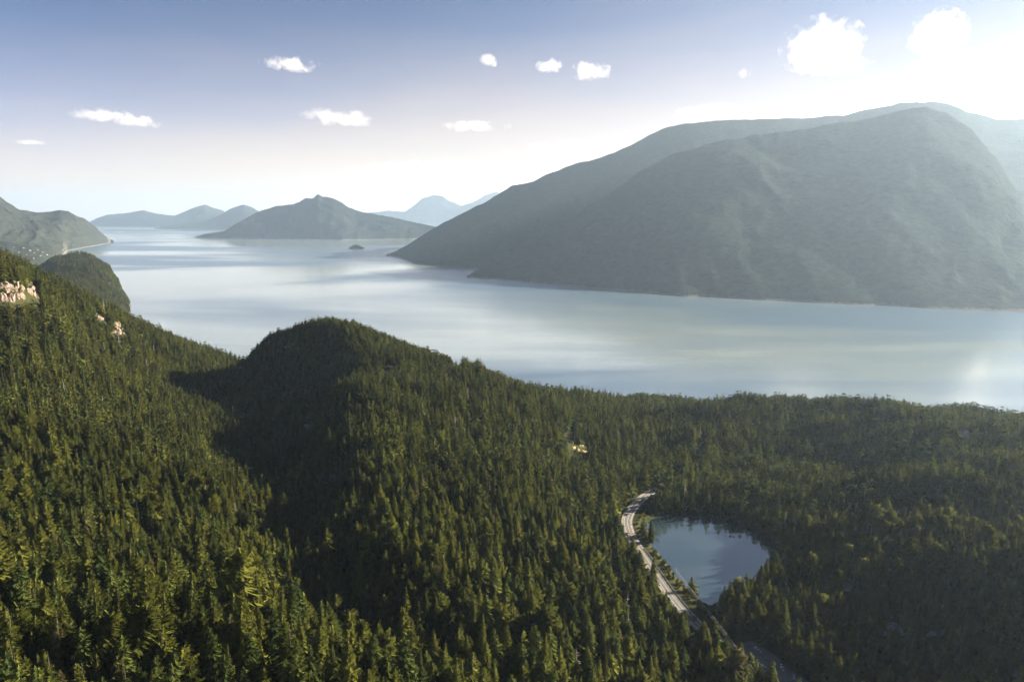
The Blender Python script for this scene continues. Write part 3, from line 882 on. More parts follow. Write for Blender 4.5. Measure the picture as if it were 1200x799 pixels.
for poly, _ in CLEAR:
    for (a, b) in poly:
        zc = 1e9
        hide |= (np.abs(topx - a) < hwp * 0.8 + 1) & (topy - 2 < b) & (sy > b)
side = tx - np.interp(ty, road_c[::-1, 1], road_c[::-1, 0])
open_bit = (road_d < 27) & (side > 0) & (((ty > 850) & (ty < 1000)) | (ty < 790) & (ty > 640)) & (lake_d > 1)
hide |= open_bit
bx_, by_ = rock_xy[4][0], rock_xy[4][1]
hide |= (tx > bx_ - 6) & (tx < bx_ + 62) & (np.abs(ty - by_ - (tx - bx_) * 0.3) < 20) & ((tx - bx_) < 62)
to_bush = open_bit & (rng.random(n) < 0.6) | hide & ((lake_d < 22) | (road_d < 15)) & (ty < 900) & (lot_d > 12)
thin = (thin & ~hide) | to_bush
tx, ty, tz, road_d, lake_d, lot_d, dens, sx, sy, sdist, stat, east, to_bush = (a[thin] for a in (tx, ty, tz, road_d, lake_d, lot_d, dens, sx, sy, sdist, stat, east, to_bush))
n = len(tx)
scl = stat * np.clip(rng.normal(0.92, 0.26, n), 0.36, 1.6)
wid = scl * rng.uniform(0.95, 1.45, n) * np.clip(1.25 - 0.2 * scl, 0.9, 1.2)
rotz = rng.uniform(0, 6.283, n)
tlx = rng.normal(0, 0.025, n); tly = rng.normal(0, 0.025, n)
pr = rng.random(n)
leafy = (road_d < 24) & (pr < 0.5) & (ty < 985) | (lake_d < 9) & (tx < 240) & (ty < 830) & (pr < 0.45) | (pr < 0.012)
leafy |= to_bush
snag = ~leafy & (pr > 0.9955)
isnear = sdist < 900
cum = np.array([0.26, 0.46, 0.64, 0.82, 0.94, 1.0])
kind_near = np.searchsorted(cum, rng.random(n))
pine_zone = (east > 0.5) | (stat < 0.72)
cumf = np.array([0.36, 0.62, 0.93, 1.0])
kind_far = np.searchsorted(cumf, rng.random(n))
kind_far = np.where(pine_zone & (rng.random(n) < 0.35), 3, kind_far)
kind_near = np.where(pine_zone & (rng.random(n) < 0.3), 5, kind_near)
scl = np.where(leafy, rng.uniform(0.6, 1.05, n), scl)
wid = np.where(leafy, scl * rng.uniform(0.9, 1.2, n), wid)
shape_name = np.where(leafy, np.where((rng.random(n) < 0.55) & ~to_bush, 'leafy_tree', 'leafy_bush'), np.where(snag, 'dead_snag', np.where(isnear, np.array(NEAR)[kind_near], np.array(FAR)[kind_far])))

# which trees show largest: paint crowns front to back on a coarse picture
hgt = np.where(leafy, np.where(shape_name == 'leafy_bush', 5.0, 12.0), H0) * scl
top = np.stack([tx, ty, tz + hgt], -1)
qx, qy, _ = project(top)
hw = FOC * np.where(leafy, 4.0, 4.6) * wid / sdist
inview = (sx > -30) & (sx < 1230) & (qy < 805) & (sdist < 1000)
order = np.nonzero(inview)[0]; order = order[np.argsort(sdist[order])]
Q = 2
cover = np.zeros((800 // Q, 1200 // Q), bool)
vis = np.zeros(n)
for i in order:
    y0, y1 = qy[i] / Q, sy[i] / Q
    a0 = max(0, int(y0)); a1 = min(cover.shape[0] - 1, int(y0 + (y1 - y0) * 0.9))
    for yy in range(a0, a1 + 1):
        w2 = (hw[i] * (yy + 0.5 - y0) / max(1, y1 - y0)) / Q * 1.1
        c0 = max(0, int(round(sx[i] / Q - w2))); c1 = min(cover.shape[1], int(round(sx[i] / Q + w2)) + 1)
        if c1 > c0:
            seg = cover[yy, c0:c1]
            vis[i] += seg.size - seg.sum()
            seg[:] = True
single = np.zeros(n, bool)
cand = np.argsort(-vis)
single[cand[~leafy[cand] & ~snag[cand]][:300]] = True
single[cand[leafy[cand] & (vis[cand] > 20)][:70]] = True
sn = np.nonzero(snag & (vis > 12))[0]
single[sn[np.argsort(-vis[sn])][:24]] = True

# ------------------------------------------------------------------ the trees one can tell apart
LOOK = {'spire_fir': ('narrow spire-topped', 'fir'), 'broad_fir': ('broad full', 'fir'), 'ragged_fir': ('ragged', 'fir'), 'drooping_hemlock': ('dark drooping', 'hemlock'),
        'dense_cedar': ('dense dark', 'cedar'), 'open_pine': ('open-crowned', 'pine'), 'leafy_tree': ('yellow-green leafy', 'tree'), 'leafy_bush': ('low yellow-green leafy', 'bush'), 'dead_snag': ('grey bare', 'snag'),
        'far_spire': ('narrow', 'fir'), 'far_broad': ('broad', 'fir'), 'far_hemlock': ('dark drooping', 'hemlock'), 'far_pine': ('open-crowned', 'pine')}


def zone(i):
    x, y = qx[i], qy[i]
    if lake_d[i] < 16: return 'at the small lake edge', 'trees at the lake edge'
    if road_d[i] < 26: return 'beside the curving road', 'trees beside the road'
    if tx[i] > 160 and x > 830: return 'on the shaded eastern slope', 'trees on the shaded eastern slope'
    if x > 520: return 'on the sunlit central hill', 'trees on the sunlit flank of the central hill'
    if y > 705 and x < 230: return 'in the foremost western stand', 'trees in the foremost western stand'
    if y > 705: return 'before the dark valley', 'trees in the bright foremost stand'
    if x > 330: return 'rising from the shadowed valley', 'trees in the shadowed valley'
    if y > 610: return 'low on the western slope', 'trees low on the western slope'
    return 'midway up the western slope', 'trees midway up the western slope'


def ordinal(k):
    one = 'first second third fourth fifth sixth seventh eighth ninth tenth eleventh twelfth thirteenth fourteenth fifteenth sixteenth seventeenth eighteenth nineteenth'.split()
    if k <= 19: return one[k - 1]
    t = {2: ('twentieth', 'twenty'), 3: ('thirtieth', 'thirty'), 4: ('fortieth', 'forty'), 5: ('fiftieth', 'fifty')}[k // 10]
    return t[0] if k % 10 == 0 else t[1] + '-' + one[k % 10 - 1]


NAME = {'fir': 'fir_tree', 'hemlock': 'hemlock_tree', 'cedar': 'cedar_tree', 'pine': 'pine_tree', 'tree': 'leafy_tree', 'bush': 'leafy_bush', 'snag': 'dead_tree'}
same = {}
for i in np.nonzero(single)[0]:
    s = SHAPES[shape_name[i]]
    look, sort = LOOK[shape_name[i]]
    o = empty(NAME[sort], (tx[i], ty[i], tz[i]))
    o.rotation_euler = (tlx[i], tly[i], rotz[i]); o.scale = (wid[i], wid[i], scl[i])
    where, grp = zone(i)
    size = '' if leafy[i] else ('tall ' if scl[i] > 1.15 else 'short ' if scl[i] < 0.8 else 'medium-tall ')
    noun = {'snag': 'dead tree', 'tree': 'tree', 'bush': 'bush'}.get(sort, sort)
    tag(o, (size + look + ' ' + noun + ' ' + where), 'bush' if sort == 'bush' else 'tree', grp)
    same.setdefault(o['label'], []).append((qx[i], o))
    c = bpy.data.objects.new('crown' if sort != 'snag' else 'bare_branches', s['crown']); COL.objects.link(c); c.parent = o
    if sort == 'snag': c['kind'] = 'stuff'
    t = bpy.data.objects.new('trunk', s['trunk']); COL.objects.link(t); t.parent = o

for lb, members in same.items():          # look-alikes of one stand are told apart by their place in the row
    if len(members) > 1:
        for k, (_, o) in enumerate(sorted(members, key=lambda m_: m_[0])):
            o['label'] = lb + ', ' + ordinal(k + 1) + ' such ' + ('bush' if o['category'] == 'bush' else 'tree') + ' from the left'

# ------------------------------------------------------------------ the forest beyond those


def forest(name, label, idx, keys, P, rot, sc):
    """one object whose points carry a tree each"""
    idx = np.asarray(idx)
    me = bpy.data.meshes.new(name)
    me.vertices.add(len(P)); me.vertices.foreach_set('co', np.ascontiguousarray(P, np.float32).ravel())
    a = me.attributes.new('tree_rot', 'FLOAT_VECTOR', 'POINT'); a.data.foreach_set('vector', np.ascontiguousarray(rot, np.float32).ravel())
    a = me.attributes.new('tree_scale', 'FLOAT_VECTOR', 'POINT'); a.data.foreach_set('vector', np.ascontiguousarray(sc, np.float32).ravel())
    a = me.attributes.new('tree_kind', 'INT', 'POINT'); a.data.foreach_set('value', np.ascontiguousarray(idx, np.int32))
    o = bpy.data.objects.new(name, me); COL.objects.link(o)
    ng = bpy.data.node_groups.new(name, 'GeometryNodeTree')
    ng.interface.new_socket('Geometry', in_out='INPUT', socket_type='NodeSocketGeometry')
    ng.interface.new_socket('Geometry', in_out='OUTPUT', socket_type='NodeSocketGeometry')
    gi = ng.nodes.new('NodeGroupInput'); go = ng.nodes.new('NodeGroupOutput'); J = ng.nodes.new('GeometryNodeJoinGeometry')

    def attr(nm, typ):
        k = ng.nodes.new('GeometryNodeInputNamedAttribute'); k.data_type = typ; k.inputs[0].default_value = nm
        return next(s for s in k.outputs if s.enabled and s.name == 'Attribute')
    rt, sc_, kd = attr('tree_rot', 'FLOAT_VECTOR'), attr('tree_scale', 'FLOAT_VECTOR'), attr('tree_kind', 'INT')
    for k, key in enumerate(keys):
        if not (idx == k).any(): continue
        oi = ng.nodes.new('GeometryNodeObjectInfo'); oi.inputs['Object'].default_value = SHAPES[key]['joined']; oi.inputs['As Instance'].default_value = True
        cmp = ng.nodes.new('FunctionNodeCompare'); cmp.data_type = 'INT'; cmp.operation = 'EQUAL'
        ii = [s for s in cmp.inputs if s.type == 'INT']
        ng.links.new(kd, ii[0]); ii[1].default_value = k
        ip = ng.nodes.new('GeometryNodeInstanceOnPoints')
        ng.links.new(gi.outputs[0], ip.inputs['Points']); ng.links.new(cmp.outputs[0], ip.inputs['Selection'])
        ng.links.new(oi.outputs['Geometry'], ip.inputs['Instance'])
        er = ng.nodes.new('FunctionNodeEulerToRotation'); ng.links.new(rt, er.inputs[0])
        ng.links.new(er.outputs[0], ip.inputs['Rotation']); ng.links.new(sc_, ip.inputs['Scale'])
        ng.links.new(ip.outputs[0], J.inputs[0])
    ng.links.new(J.outputs[0], go.inputs[0])
    md = o.modifiers.new('trees', 'NODES'); md.node_group = ng
    tag(o, label, kind='stuff')
    return o


KEYS = NEAR + FAR + LEAFY + ['dead_snag']
key_i = {k: i for i, k in enumerate(KEYS)}
allidx = np.array([key_i[s] for s in shape_name])
rest = ~single
zone_id = np.where(ty > 1500 - 0 * tx, 3, 0)
hx = np.where((sx > 0.0), sx, sx)
left = (sx < 250) | ((sx < 470) & (ty < 520)) | ((sx < 330) & (ty < 800))
right = (tx > 30) & (road_d < 12) | (tx > np.interp(ty, road_c[::-1, 1], road_c[::-1, 0]) - 6) | ((ty > 1180) & (sx > 625))
zid = np.where(right, 2, np.where(left, 0, 1))
for z, (nm, lb) in enumerate([('western_forest', 'dense sunlit conifer forest on the western slope'), ('hill_forest', 'dense conifer forest over the central hill'), ('eastern_forest', 'shaded conifer forest around the lake and on the eastern bluffs')]):
    q = rest & (zid == z)
    forest(nm, lb, allidx[q], KEYS, np.stack([tx, ty, tz - 0.3], -1)[q], np.stack([tlx, tly, rotz], -1)[q], np.stack([wid, wid, scl], -1)[q])

# trees on the knoll down the shore: points on its own mesh
for ho, nm, lb in ((headland, 'shore_forest', 'distant conifers covering the rounded knoll down the shore'), (headland_low, 'bench_forest', 'distant conifers on the bench before the rounded knoll')):
    hm = ho.data
    co = np.empty(len(hm.vertices) * 3, np.float32); hm.vertices.foreach_get('co', co); co = co.reshape(-1, 3)
    fa = np.empty(len(hm.polygons) * 4, np.int32); hm.polygons.foreach_get('vertices', fa); fa = fa.reshape(-1, 4)
    q = co[fa]
    area = np.abs(np.cross(q[:, 1] - q[:, 0], q[:, 3] - q[:, 0])[:, 2])
    ok = q[:, :, 2].min(1) > 3
    cnt = rng.poisson(area * ok / 100.0)
    fi = np.repeat(np.arange(len(q)), cnt)
    u, v = rng.random(len(fi))[:, None], rng.random(len(fi))[:, None]
    hp = (q[fi, 0] * (1 - u) + q[fi, 1] * u) * (1 - v) + (q[fi, 3] * (1 - u) + q[fi, 2] * u) * v
    hs = rng.uniform(0.55, 1.05, len(fi))
    forest(nm, lb, rng.integers(0, 3, len(fi)), FAR, hp, np.stack([0 * hs, 0 * hs, rng.uniform(0, 6.28, len(fi))], -1), np.stack([hs * 1.2, hs * 1.2, hs], -1))

# ------------------------------------------------------------------ road, markings, parking area


def ribbon(c, half0, half1, dz, zfix=None):
    """strip along a centre line between two sideways offsets"""
    t = np.gradient(c[:, :2], axis=0); t /= np.linalg.norm(t, axis=1)[:, None]
    nrm = np.stack([-t[:, 1], t[:, 0]], -1)
    z = c[:, 2] + dz
    A = np.column_stack([c[:, :2] + nrm * half0, z]); B = np.column_stack([c[:, :2] + nrm * half1, z])
    V = np.empty((2 * len(c), 3)); V[0::2] = A; V[1::2] = B
    i = np.arange(len(c) - 1) * 2
    return V, np.stack([i, i + 2, i + 3, i + 1], -1)


road = link('road', np_mesh('road', *ribbon(road_c, -5.2, 5.2, 0.06)), M['asphalt'])
tag(road, 'grey two-lane highway curving past the lake', kind='structure')
sh = link('road_shoulder', np_mesh('road_shoulder', *ribbon(road_c, -8.6, 6.6, -0.05)), M['shoulder'])
tag(sh, kind='structure')
for nm, off, w, mt in (('edge_line', -4.6, 0.14, 'line_white'), ('edge_line', 4.6, 0.14, 'line_white'), ('centre_line', -0.2, 0.1, 'line_yellow'), ('centre_line', 0.2, 0.1, 'line_yellow')):
    link(nm, np_mesh(nm, *ribbon(road_c, off - w, off + w, 0.07)), M[mt], road)
cl = catmull(np.vstack([LOT, LOT[:1]]), 3)[:-1]
lot = mesh_obj('parking_lot', [(x, y, 112.9) for x, y in cl], [list(range(len(cl)))], M['asphalt'])
tag(lot, 'shaded asphalt parking area below the forest', kind='structure')
# concrete barrier on the lake side, one block after another
arc = np.concatenate([[0], np.cumsum(np.linalg.norm(np.diff(road_c[:, :2], axis=0), axis=1))])


def road_at(s, off):
    x, y, z = (np.interp(s, arc, road_c[:, k]) for k in range(3))
    x2, y2 = (np.interp(s + 2, arc, road_c[:, k]) for k in range(2))
    d = np.array([x2 - x, y2 - y]); d /= np.linalg.norm(d) + 1e-9
    return np.array([x - d[1] * off, y + d[0] * off, z]), math.atan2(d[1], d[0])


def road_s(px, py, z=118.5):
    p = np.array(at_z(px, py, z)[:2])
    return float(arc[np.argmin(np.linalg.norm(road_c[:, :2] - p, axis=1))])


bar = bmesh.new()
prof = [(-0.32, 0), (-0.28, 0.12), (-0.12, 0.4), (-0.09, 0.86), (0.09, 0.86), (0.12, 0.4), (0.28, 0.12), (0.32, 0)]
vs0 = [bar.verts.new((-3.8, a, b)) for a, b in prof]; vs1 = [bar.verts.new((3.8, a, b)) for a, b in prof]
for i in range(8):
    j = (i + 1) % 8
    bar.faces.new((vs0[i], vs0[j], vs1[j], vs1[i]))
bar.faces.new(vs0[::-1]); bar.faces.new(vs1)
bm_me = bpy.data.meshes.new('barrier_block'); bar.to_mesh(bm_me); bar.free(); bm_me.materials.append(M['concrete'])
s0, s1 = road_s(752, 645), road_s(812, 724)
eb = empty('road_barrier', tuple(road_at((s0 + s1) / 2, 5.9)[0]))
tag(eb, 'low concrete barrier between the road and the lake', 'barrier')
for s in np.arange(s0, s1, 8.0):
    p, a = road_at(s, 5.9)
    b = bpy.data.objects.new('barrier_block', bm_me); COL.objects.link(b)
    b.parent = eb; b.location = Vector(p) - Vector(eb.location); b.rotation_euler = (0, 0, a)

# ------------------------------------------------------------------ rocks


def rock_mesh(w, d, h, seed):
    bm = bmesh.new()
    bmesh.ops.create_icosphere(bm, subdivisions=4, radius=1.0)
    g = np.random.default_rng(seed)
    P = np.array([v.co[:] for v in bm.verts])
    # blocky: pull to a superellipsoid, then split by a few cutting planes and crumple
    P = np.sign(P) * np.abs(P) ** 0.7
    for k in range(16):
        nrm = g.normal(0, 1, 3); nrm[2] = abs(nrm[2]) * 0.5; nrm /= np.linalg.norm(nrm)
        c = g.uniform(0.55, 0.95)
        ov = np.clip(P @ nrm - c, 0, None)
        P = P - ov[:, None] * nrm * 0.9
    f = fbm(P[:, 0] * 3 + P[:, 2] * 2.1 + seed, P[:, 1] * 3 - P[:, 2] * 1.7, 4, seed)
    st = np.floor(P[:, 2] * 4 + fbm(P[:, 0] * 2, P[:, 1] * 2, 2, seed + 5) * 2)
    P = P * (1 + 0.22 * f[:, None]) + (np.stack([_hash(st.astype(np.int64), st.astype(np.int64) * 0 + k, seed) - 0.5 for k in range(3)], -1) * np.array([0.2, 0.2, 0]))
    P = P * np.array([w, d, h])
    for v, p in zip(bm.verts, P): v.co = p
    me = bpy.data.meshes.new('rock'); bm.to_mesh(me); bm.free()
    return me


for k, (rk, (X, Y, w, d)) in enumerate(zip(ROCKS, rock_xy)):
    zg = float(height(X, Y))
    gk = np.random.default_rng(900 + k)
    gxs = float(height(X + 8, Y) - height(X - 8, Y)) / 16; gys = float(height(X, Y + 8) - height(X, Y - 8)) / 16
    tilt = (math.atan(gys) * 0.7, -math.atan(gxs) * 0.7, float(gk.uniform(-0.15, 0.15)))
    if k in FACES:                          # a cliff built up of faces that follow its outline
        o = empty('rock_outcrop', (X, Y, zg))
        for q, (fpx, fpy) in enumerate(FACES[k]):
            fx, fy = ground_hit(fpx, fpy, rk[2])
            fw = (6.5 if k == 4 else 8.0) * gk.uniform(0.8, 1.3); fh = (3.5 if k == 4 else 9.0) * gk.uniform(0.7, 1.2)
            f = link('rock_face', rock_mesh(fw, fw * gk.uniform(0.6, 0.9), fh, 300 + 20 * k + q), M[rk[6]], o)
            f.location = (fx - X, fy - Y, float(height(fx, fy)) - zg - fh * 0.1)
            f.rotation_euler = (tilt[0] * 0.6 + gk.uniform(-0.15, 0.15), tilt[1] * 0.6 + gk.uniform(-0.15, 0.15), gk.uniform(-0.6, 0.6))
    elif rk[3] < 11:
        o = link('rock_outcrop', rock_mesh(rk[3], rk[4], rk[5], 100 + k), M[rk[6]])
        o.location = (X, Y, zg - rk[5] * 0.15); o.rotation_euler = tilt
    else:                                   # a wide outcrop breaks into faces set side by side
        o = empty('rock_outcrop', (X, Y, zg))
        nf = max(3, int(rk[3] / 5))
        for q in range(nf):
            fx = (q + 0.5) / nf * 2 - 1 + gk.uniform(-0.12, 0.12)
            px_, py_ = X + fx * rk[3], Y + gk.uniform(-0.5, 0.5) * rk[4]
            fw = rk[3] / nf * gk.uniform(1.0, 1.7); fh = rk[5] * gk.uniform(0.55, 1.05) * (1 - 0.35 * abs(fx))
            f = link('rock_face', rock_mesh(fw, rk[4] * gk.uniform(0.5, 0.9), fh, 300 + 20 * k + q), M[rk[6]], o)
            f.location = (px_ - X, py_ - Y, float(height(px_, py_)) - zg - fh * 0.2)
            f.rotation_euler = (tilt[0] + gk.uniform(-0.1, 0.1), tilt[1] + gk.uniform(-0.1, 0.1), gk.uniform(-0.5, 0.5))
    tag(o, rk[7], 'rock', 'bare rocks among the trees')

# ------------------------------------------------------------------ vehicles


def car_paint(name, col):
    m, nt, out = new_mat(name)
    b = nd(nt, 'ShaderNodeBsdfPrincipled', Roughness=0.28, Metallic=0.1)
    n = noise(nt, 6.0, 3, 0.5, mapped(nt))
    r = ramp(nt, [(0.3, tuple(c * 0.92 for c in col)), (0.7, col)], n.outputs[0])
    nt.links.new(r.outputs[0], b.inputs['Base Color'])
    b.inputs['Coat Weight'].default_value = 0.6
    nt.links.new(b.outputs[0], out.inputs[0])
    return m


PAINT = {'white': car_paint('white_paint', (0.75, 0.75, 0.75)), 'silver': car_paint('silver_paint', (0.45, 0.46, 0.48)), 'dark': car_paint('dark_blue_paint', (0.03, 0.04, 0.06)), 'red': car_paint('red_paint', (0.35, 0.03, 0.03)), 'grey': car_paint('grey_paint', (0.16, 0.17, 0.18))}


def loft(profile, half_w, taper):
    """side profile (x,z) swept across the width, narrowed by taper per point"""
    n = len(profile); V = []; Fc = []
    for sgn in (-1, 1):
        for (x, z), t in zip(profile, taper): V.append((x, sgn * half_w * t, z))
    for i in range(n):
        j = (i + 1) % n
        Fc.append((i, j, n + j, n + i))
    Fc.append(tuple(range(n))[::-1]); Fc.append(tuple(range(n, 2 * n)))
    return V, Fc


def make_meshes():
    out = {}
    body = [(-2.25, 0.35), (-2.3, 0.6), (-2.2, 0.95), (-1.2, 1.02), (0.75, 1.0), (1.9, 0.88), (2.25, 0.68), (2.28, 0.35)]
    out['body'] = loft(body, 0.9, [0.96, 1, 0.97, 1, 1, 0.95, 0.88, 0.92])
    roof = [(-1.85, 1.0), (-1.5, 1.52), (-1.2, 1.58), (0.1, 1.56), (0.35, 1.48), (1.05, 1.0)]
    out['cabin'] = loft(roof, 0.86, [1, 0.84, 0.8, 0.8, 0.82, 0.98])
    out['roof'] = loft([(-1.52, 1.53), (-1.2, 1.62), (0.08, 1.60), (0.34, 1.51)], 0.74, [0.95, 0.95, 0.95, 0.95])
    n = 14; V = []; Fc = []
    for y in (-0.11, 0.11):
        for r in (0.34, 0.2):
            for k in range(n):
                a = 2 * math.pi * k / n; V.append((r * math.cos(a), y, r * math.sin(a)))
    for k in range(n):
        j = (k + 1) % n
        Fc += [(k, j, 2 * n + j, 2 * n + k), (k, n + k, n + j, j), (2 * n + k, 2 * n + j, 3 * n + j, 3 * n + k)]
    out['tyre'] = (V, Fc)
    V = [(0.2 * math.cos(2 * math.pi * k / n), y, 0.2 * math.sin(2 * math.pi * k / n)) for y in (-0.095, 0.095) for k in range(n)]
    out['rim'] = (V, [tuple(range(n))[::-1], tuple(range(n, 2 * n))])
    out['lamp'] = loft([(-0.06, 0), (-0.06, 0.14), (0.05, 0.13), (0.07, 0)], 0.2, [1, 1, 1, 1])
    return out


CM = {}
for k, (V, Fc) in make_meshes().items():
    me = bpy.data.meshes.new('car_' + k); me.from_pydata(V, [], Fc); me.update(); CM[k] = me
M['lamp'] = plain_mat('lamp_lens', (0.7, 0.7, 0.72), 0.15, spec=0.6)
M['tail'] = plain_mat('tail_lens', (0.3, 0.01, 0.01), 0.2, spec=0.6)
for k, mt in (('cabin', 'glass'), ('tyre', 'tyre'), ('rim', 'rim'), ('lamp', 'lamp')): CM[k].materials.append(M[mt])
CM['tail'] = CM['lamp'].copy(); CM['tail'].materials.clear(); CM['tail'].materials.append(M['tail'])
BODY = {}
for c, pm in PAINT.items():
    for part in ('body', 'roof'):
        me = CM[part].copy(); me.materials.append(pm); BODY[c, part] = me


def sub(name, me, parent, loc=(0, 0, 0), rot=(0, 0, 0)):
    o = bpy.data.objects.new(name, me); COL.objects.link(o); o.parent = parent; o.location = loc; o.rotation_euler = rot
    return o


def car(loc, rz, colour, label, group, size=1.0):
    e = empty('parked_car', loc, rz); e.scale = (size,) * 3
    tag(e, label, 'car', group)
    b = sub('body', BODY[colour, 'body'], e)
    cb = sub('window_band', CM['cabin'], e); sub('roof', BODY[colour, 'roof'], e)
    for x in (-1.4, 1.4):
        for y in (-0.82, 0.82):
            w = sub('wheel', CM['tyre'], e, (x, y, 0.34)); sub('rim', CM['rim'], w)
    for y in (-0.6, 0.6):
        sub('headlight', CM['lamp'], e, (2.2, y, 0.62)); sub('tail_light', CM['tail'], e, (-2.24, y, 0.72))
    return e


lot_dir = math.atan2(*(road_ctl[-2] - road_ctl[-4])[[1, 0]])
LOTZ = 112.91
CARS = [(886, 760, 'white', 0.0, 'white car parked at the far end of the shaded lot'), (889.5, 762.5, 'silver', 0.0, 'silver car beside the white one at the far end of the lot'),
        (894.5, 781, 'white', 0.5, 'white car half hidden by trees on the near side of the lot'), (899, 788, 'grey', 0.6, 'grey car second along the near side of the lot'),
        (907.5, 794.5, 'white', 0.6, 'white car at the open near side of the lot'), (902, 794, 'dark', 0.6, 'dark car tucked behind the near-side white car'),
        (915.5, 780.5, 'white', -0.9, 'white car in the middle of the forest side of the lot'), (918, 783.8, 'silver', -0.9, 'silver car next to the middle forest-side white car'),
        (930.5, 793.5, 'white', -0.9, 'white car under the trees on the forest side'), (934, 792, 'dark', -0.9, 'dark car under the trees on the forest side'), (938.5, 797, 'white', -0.9, 'last white car under the trees at the bottom edge')]
for px, py, c, da, lb in CARS:
    X, Y, _ = at_z(px, py, LOTZ)
    car((X, Y, LOTZ + 0.01), lot_dir + da, c, lb, 'cars in the parking area', 1.12)
for px, py, off, c, lb in ((787, 702, -7.3, 'dark', 'dark car pulled over on the gravel beside the lake road'), (798, 711, -7.3, 'grey', 'grey car behind the dark one on the gravel beside the lake road'), (739, 603, -3.2, 'dark', 'dark car driving round the road bend'), (819, 524, 3.2, 'white', 'white car on the distant stretch of road')):
    p, a = road_at(road_s(px, py), off)
    car((p[0], p[1], p[2] + (0.075 if abs(off) < 7 else -0.03)), a, c, lb, 'cars along the road', 1.12)

# ------------------------------------------------------------------ power line beside the road
M['pole'] = plain_mat('pole_wood', (0.14, 0.11, 0.085), 0.9)
M['insulator'] = plain_mat('insulator', (0.35, 0.33, 0.30), 0.4)
tops = []
pV, pF = tube([(0, 0, -1), (0, 0, 7), (0, 0, 15)], [0.22, 0.19, 0.14], 8)
pole_me = np_mesh('pole', pV, pF); pole_me.materials.append(M['pole'])
aV, aF = loft([(-0.08, 0), (-0.08, 0.18), (0.08, 0.18), (0.08, 0)], 1.6, [1] * 4)
arm_me = bpy.data.meshes.new('crossarm'); arm_me.from_pydata(aV, [], aF); arm_me.materials.append(M['pole'])
iV, iF = tube([(0, 0, 0), (0, 0, 0.12), (0, 0, 0.13), (0, 0, 0.3)], [0.09, 0.09, 0.05, 0.03], 8)
ins_me = np_mesh('insulator', iV, iF); ins_me.materials.append(M['insulator'])
PL = [(790, 680, 'utility pole on the lake bank by the barrier'), (838, 742, 'utility pole where the road leaves the lake'), (893, 815, 'utility pole below the bright hillside trees')]
for px, py, lb in PL:
    X, Y, _ = at_z(px, py, 116)
    z = float(height(X, Y))
    e = empty('utility_pole', (X, Y, z), lot_dir)
    tag(e, lb, 'pole', 'utility poles along the road')
    sub('pole', pole_me, e); sub('crossarm', arm_me, e, (0, 0, 13.9))
    for y in (-1.45, 0.0, 1.45): sub('insulator', ins_me, e, (0, y, 14.08 if y else 15.0))
    tops.append([Vector((X - math.sin(lot_dir) * y, Y + math.cos(lot_dir) * y, z + (14.3 if y else 15.2))) for y in (-1.45, 0.0, 1.45)])
for k, which in enumerate(('nearest the hill', 'in the middle', 'nearest the lake')):
    V = []; Fc = []; base = 0
    P = []
    for a, b in zip(tops[:-1], tops[1:]):
        for t in np.linspace(0, 1, 14)[:-1]:
            p = a[k].lerp(b[k], t); p.z -= 2.2 * 4 * t * (1 - t) * 0.5; P.append(p)
    P.append(tops[-1][k])
    r = 0.07
    for i, p in enumerate(P):
        for q in range(4):
            V.append((p.x + r * (1, -1, -1, 1)[q], p.y, p.z + r * (1, 1, -1, -1)[q]))
    for i in range(len(P) - 1):
        for q in range(4):
            Fc.append((i * 4 + q, i * 4 + (q + 1) % 4, i * 4 + 4 + (q + 1) % 4, i * 4 + 4 + q))
    o = mesh_obj('power_line', V, Fc, M['wire'])
    tag(o, 'thin power line strung above the roadside trees, the wire ' + which, 'wire', 'power lines along the road')

# ------------------------------------------------------------------ houses on the settled coast
from mathutils.bvhtree import BVHTree
M['house_wall'] = plain_mat('house_wall', (0.24, 0.23, 0.22), 0.8)
M['house_roof'] = plain_mat('house_roof', (0.30, 0.27, 0.25), 0.8)
M['house_window'] = plain_mat('house_window', (0.05, 0.06, 0.07), 0.2)
coast = [o for o in bpy.data.objects if o.name.startswith('coastal_hill')]
dg = bpy.context.evaluated_depsgraph_get()
trees_bvh = [BVHTree.FromObject(o, dg) for o in coast]
HOUSES = [(16, 290, 'large pale house at the western end of the coastal village'), (22, 296, 'pale house by the lower village street'), (27, 291, 'pale house above the village street'), (31, 299, 'pale house lowest on the village slope'), (35, 294, 'broad pale house in the village centre'), (40, 297, 'small pale house east of the village centre'), (44, 293, 'pale house high above the village'), (47, 300, 'pale house near the shore below the village'), (50, 296, 'pale house at the eastern end of the village'), (55, 299, 'pale house closest to the water'), (25, 302, 'pale house nearest the dark ridge'), (39, 303, 'pale house among trees below the village')]
hw_me = bpy.data.meshes.new('house_wall'); V, Fc = loft([(-9, -3), (-9, 7), (0, 7.01), (9, 7), (9, -3)], 13, [1] * 5); hw_me.from_pydata(V, [], Fc); hw_me.materials.append(M['house_wall'])
hr_me = bpy.data.meshes.new('house_roof'); V, Fc = loft([(-10.5, 6.6), (0, 12.5), (10.5, 6.6), (9.5, 7.1), (0, 7.3), (-9.5, 7.1)], 14, [1] * 6); hr_me.from_pydata(V, [], Fc); hr_me.materials.append(M['house_roof'])
wi_me = bpy.data.meshes.new('house_window'); V, Fc = loft([(-0.1, 2), (-0.1, 5), (0.1, 5), (0.1, 2)], 1.6, [1] * 4); wi_me.from_pydata(V, [], Fc); wi_me.materials.append(M['house_window'])
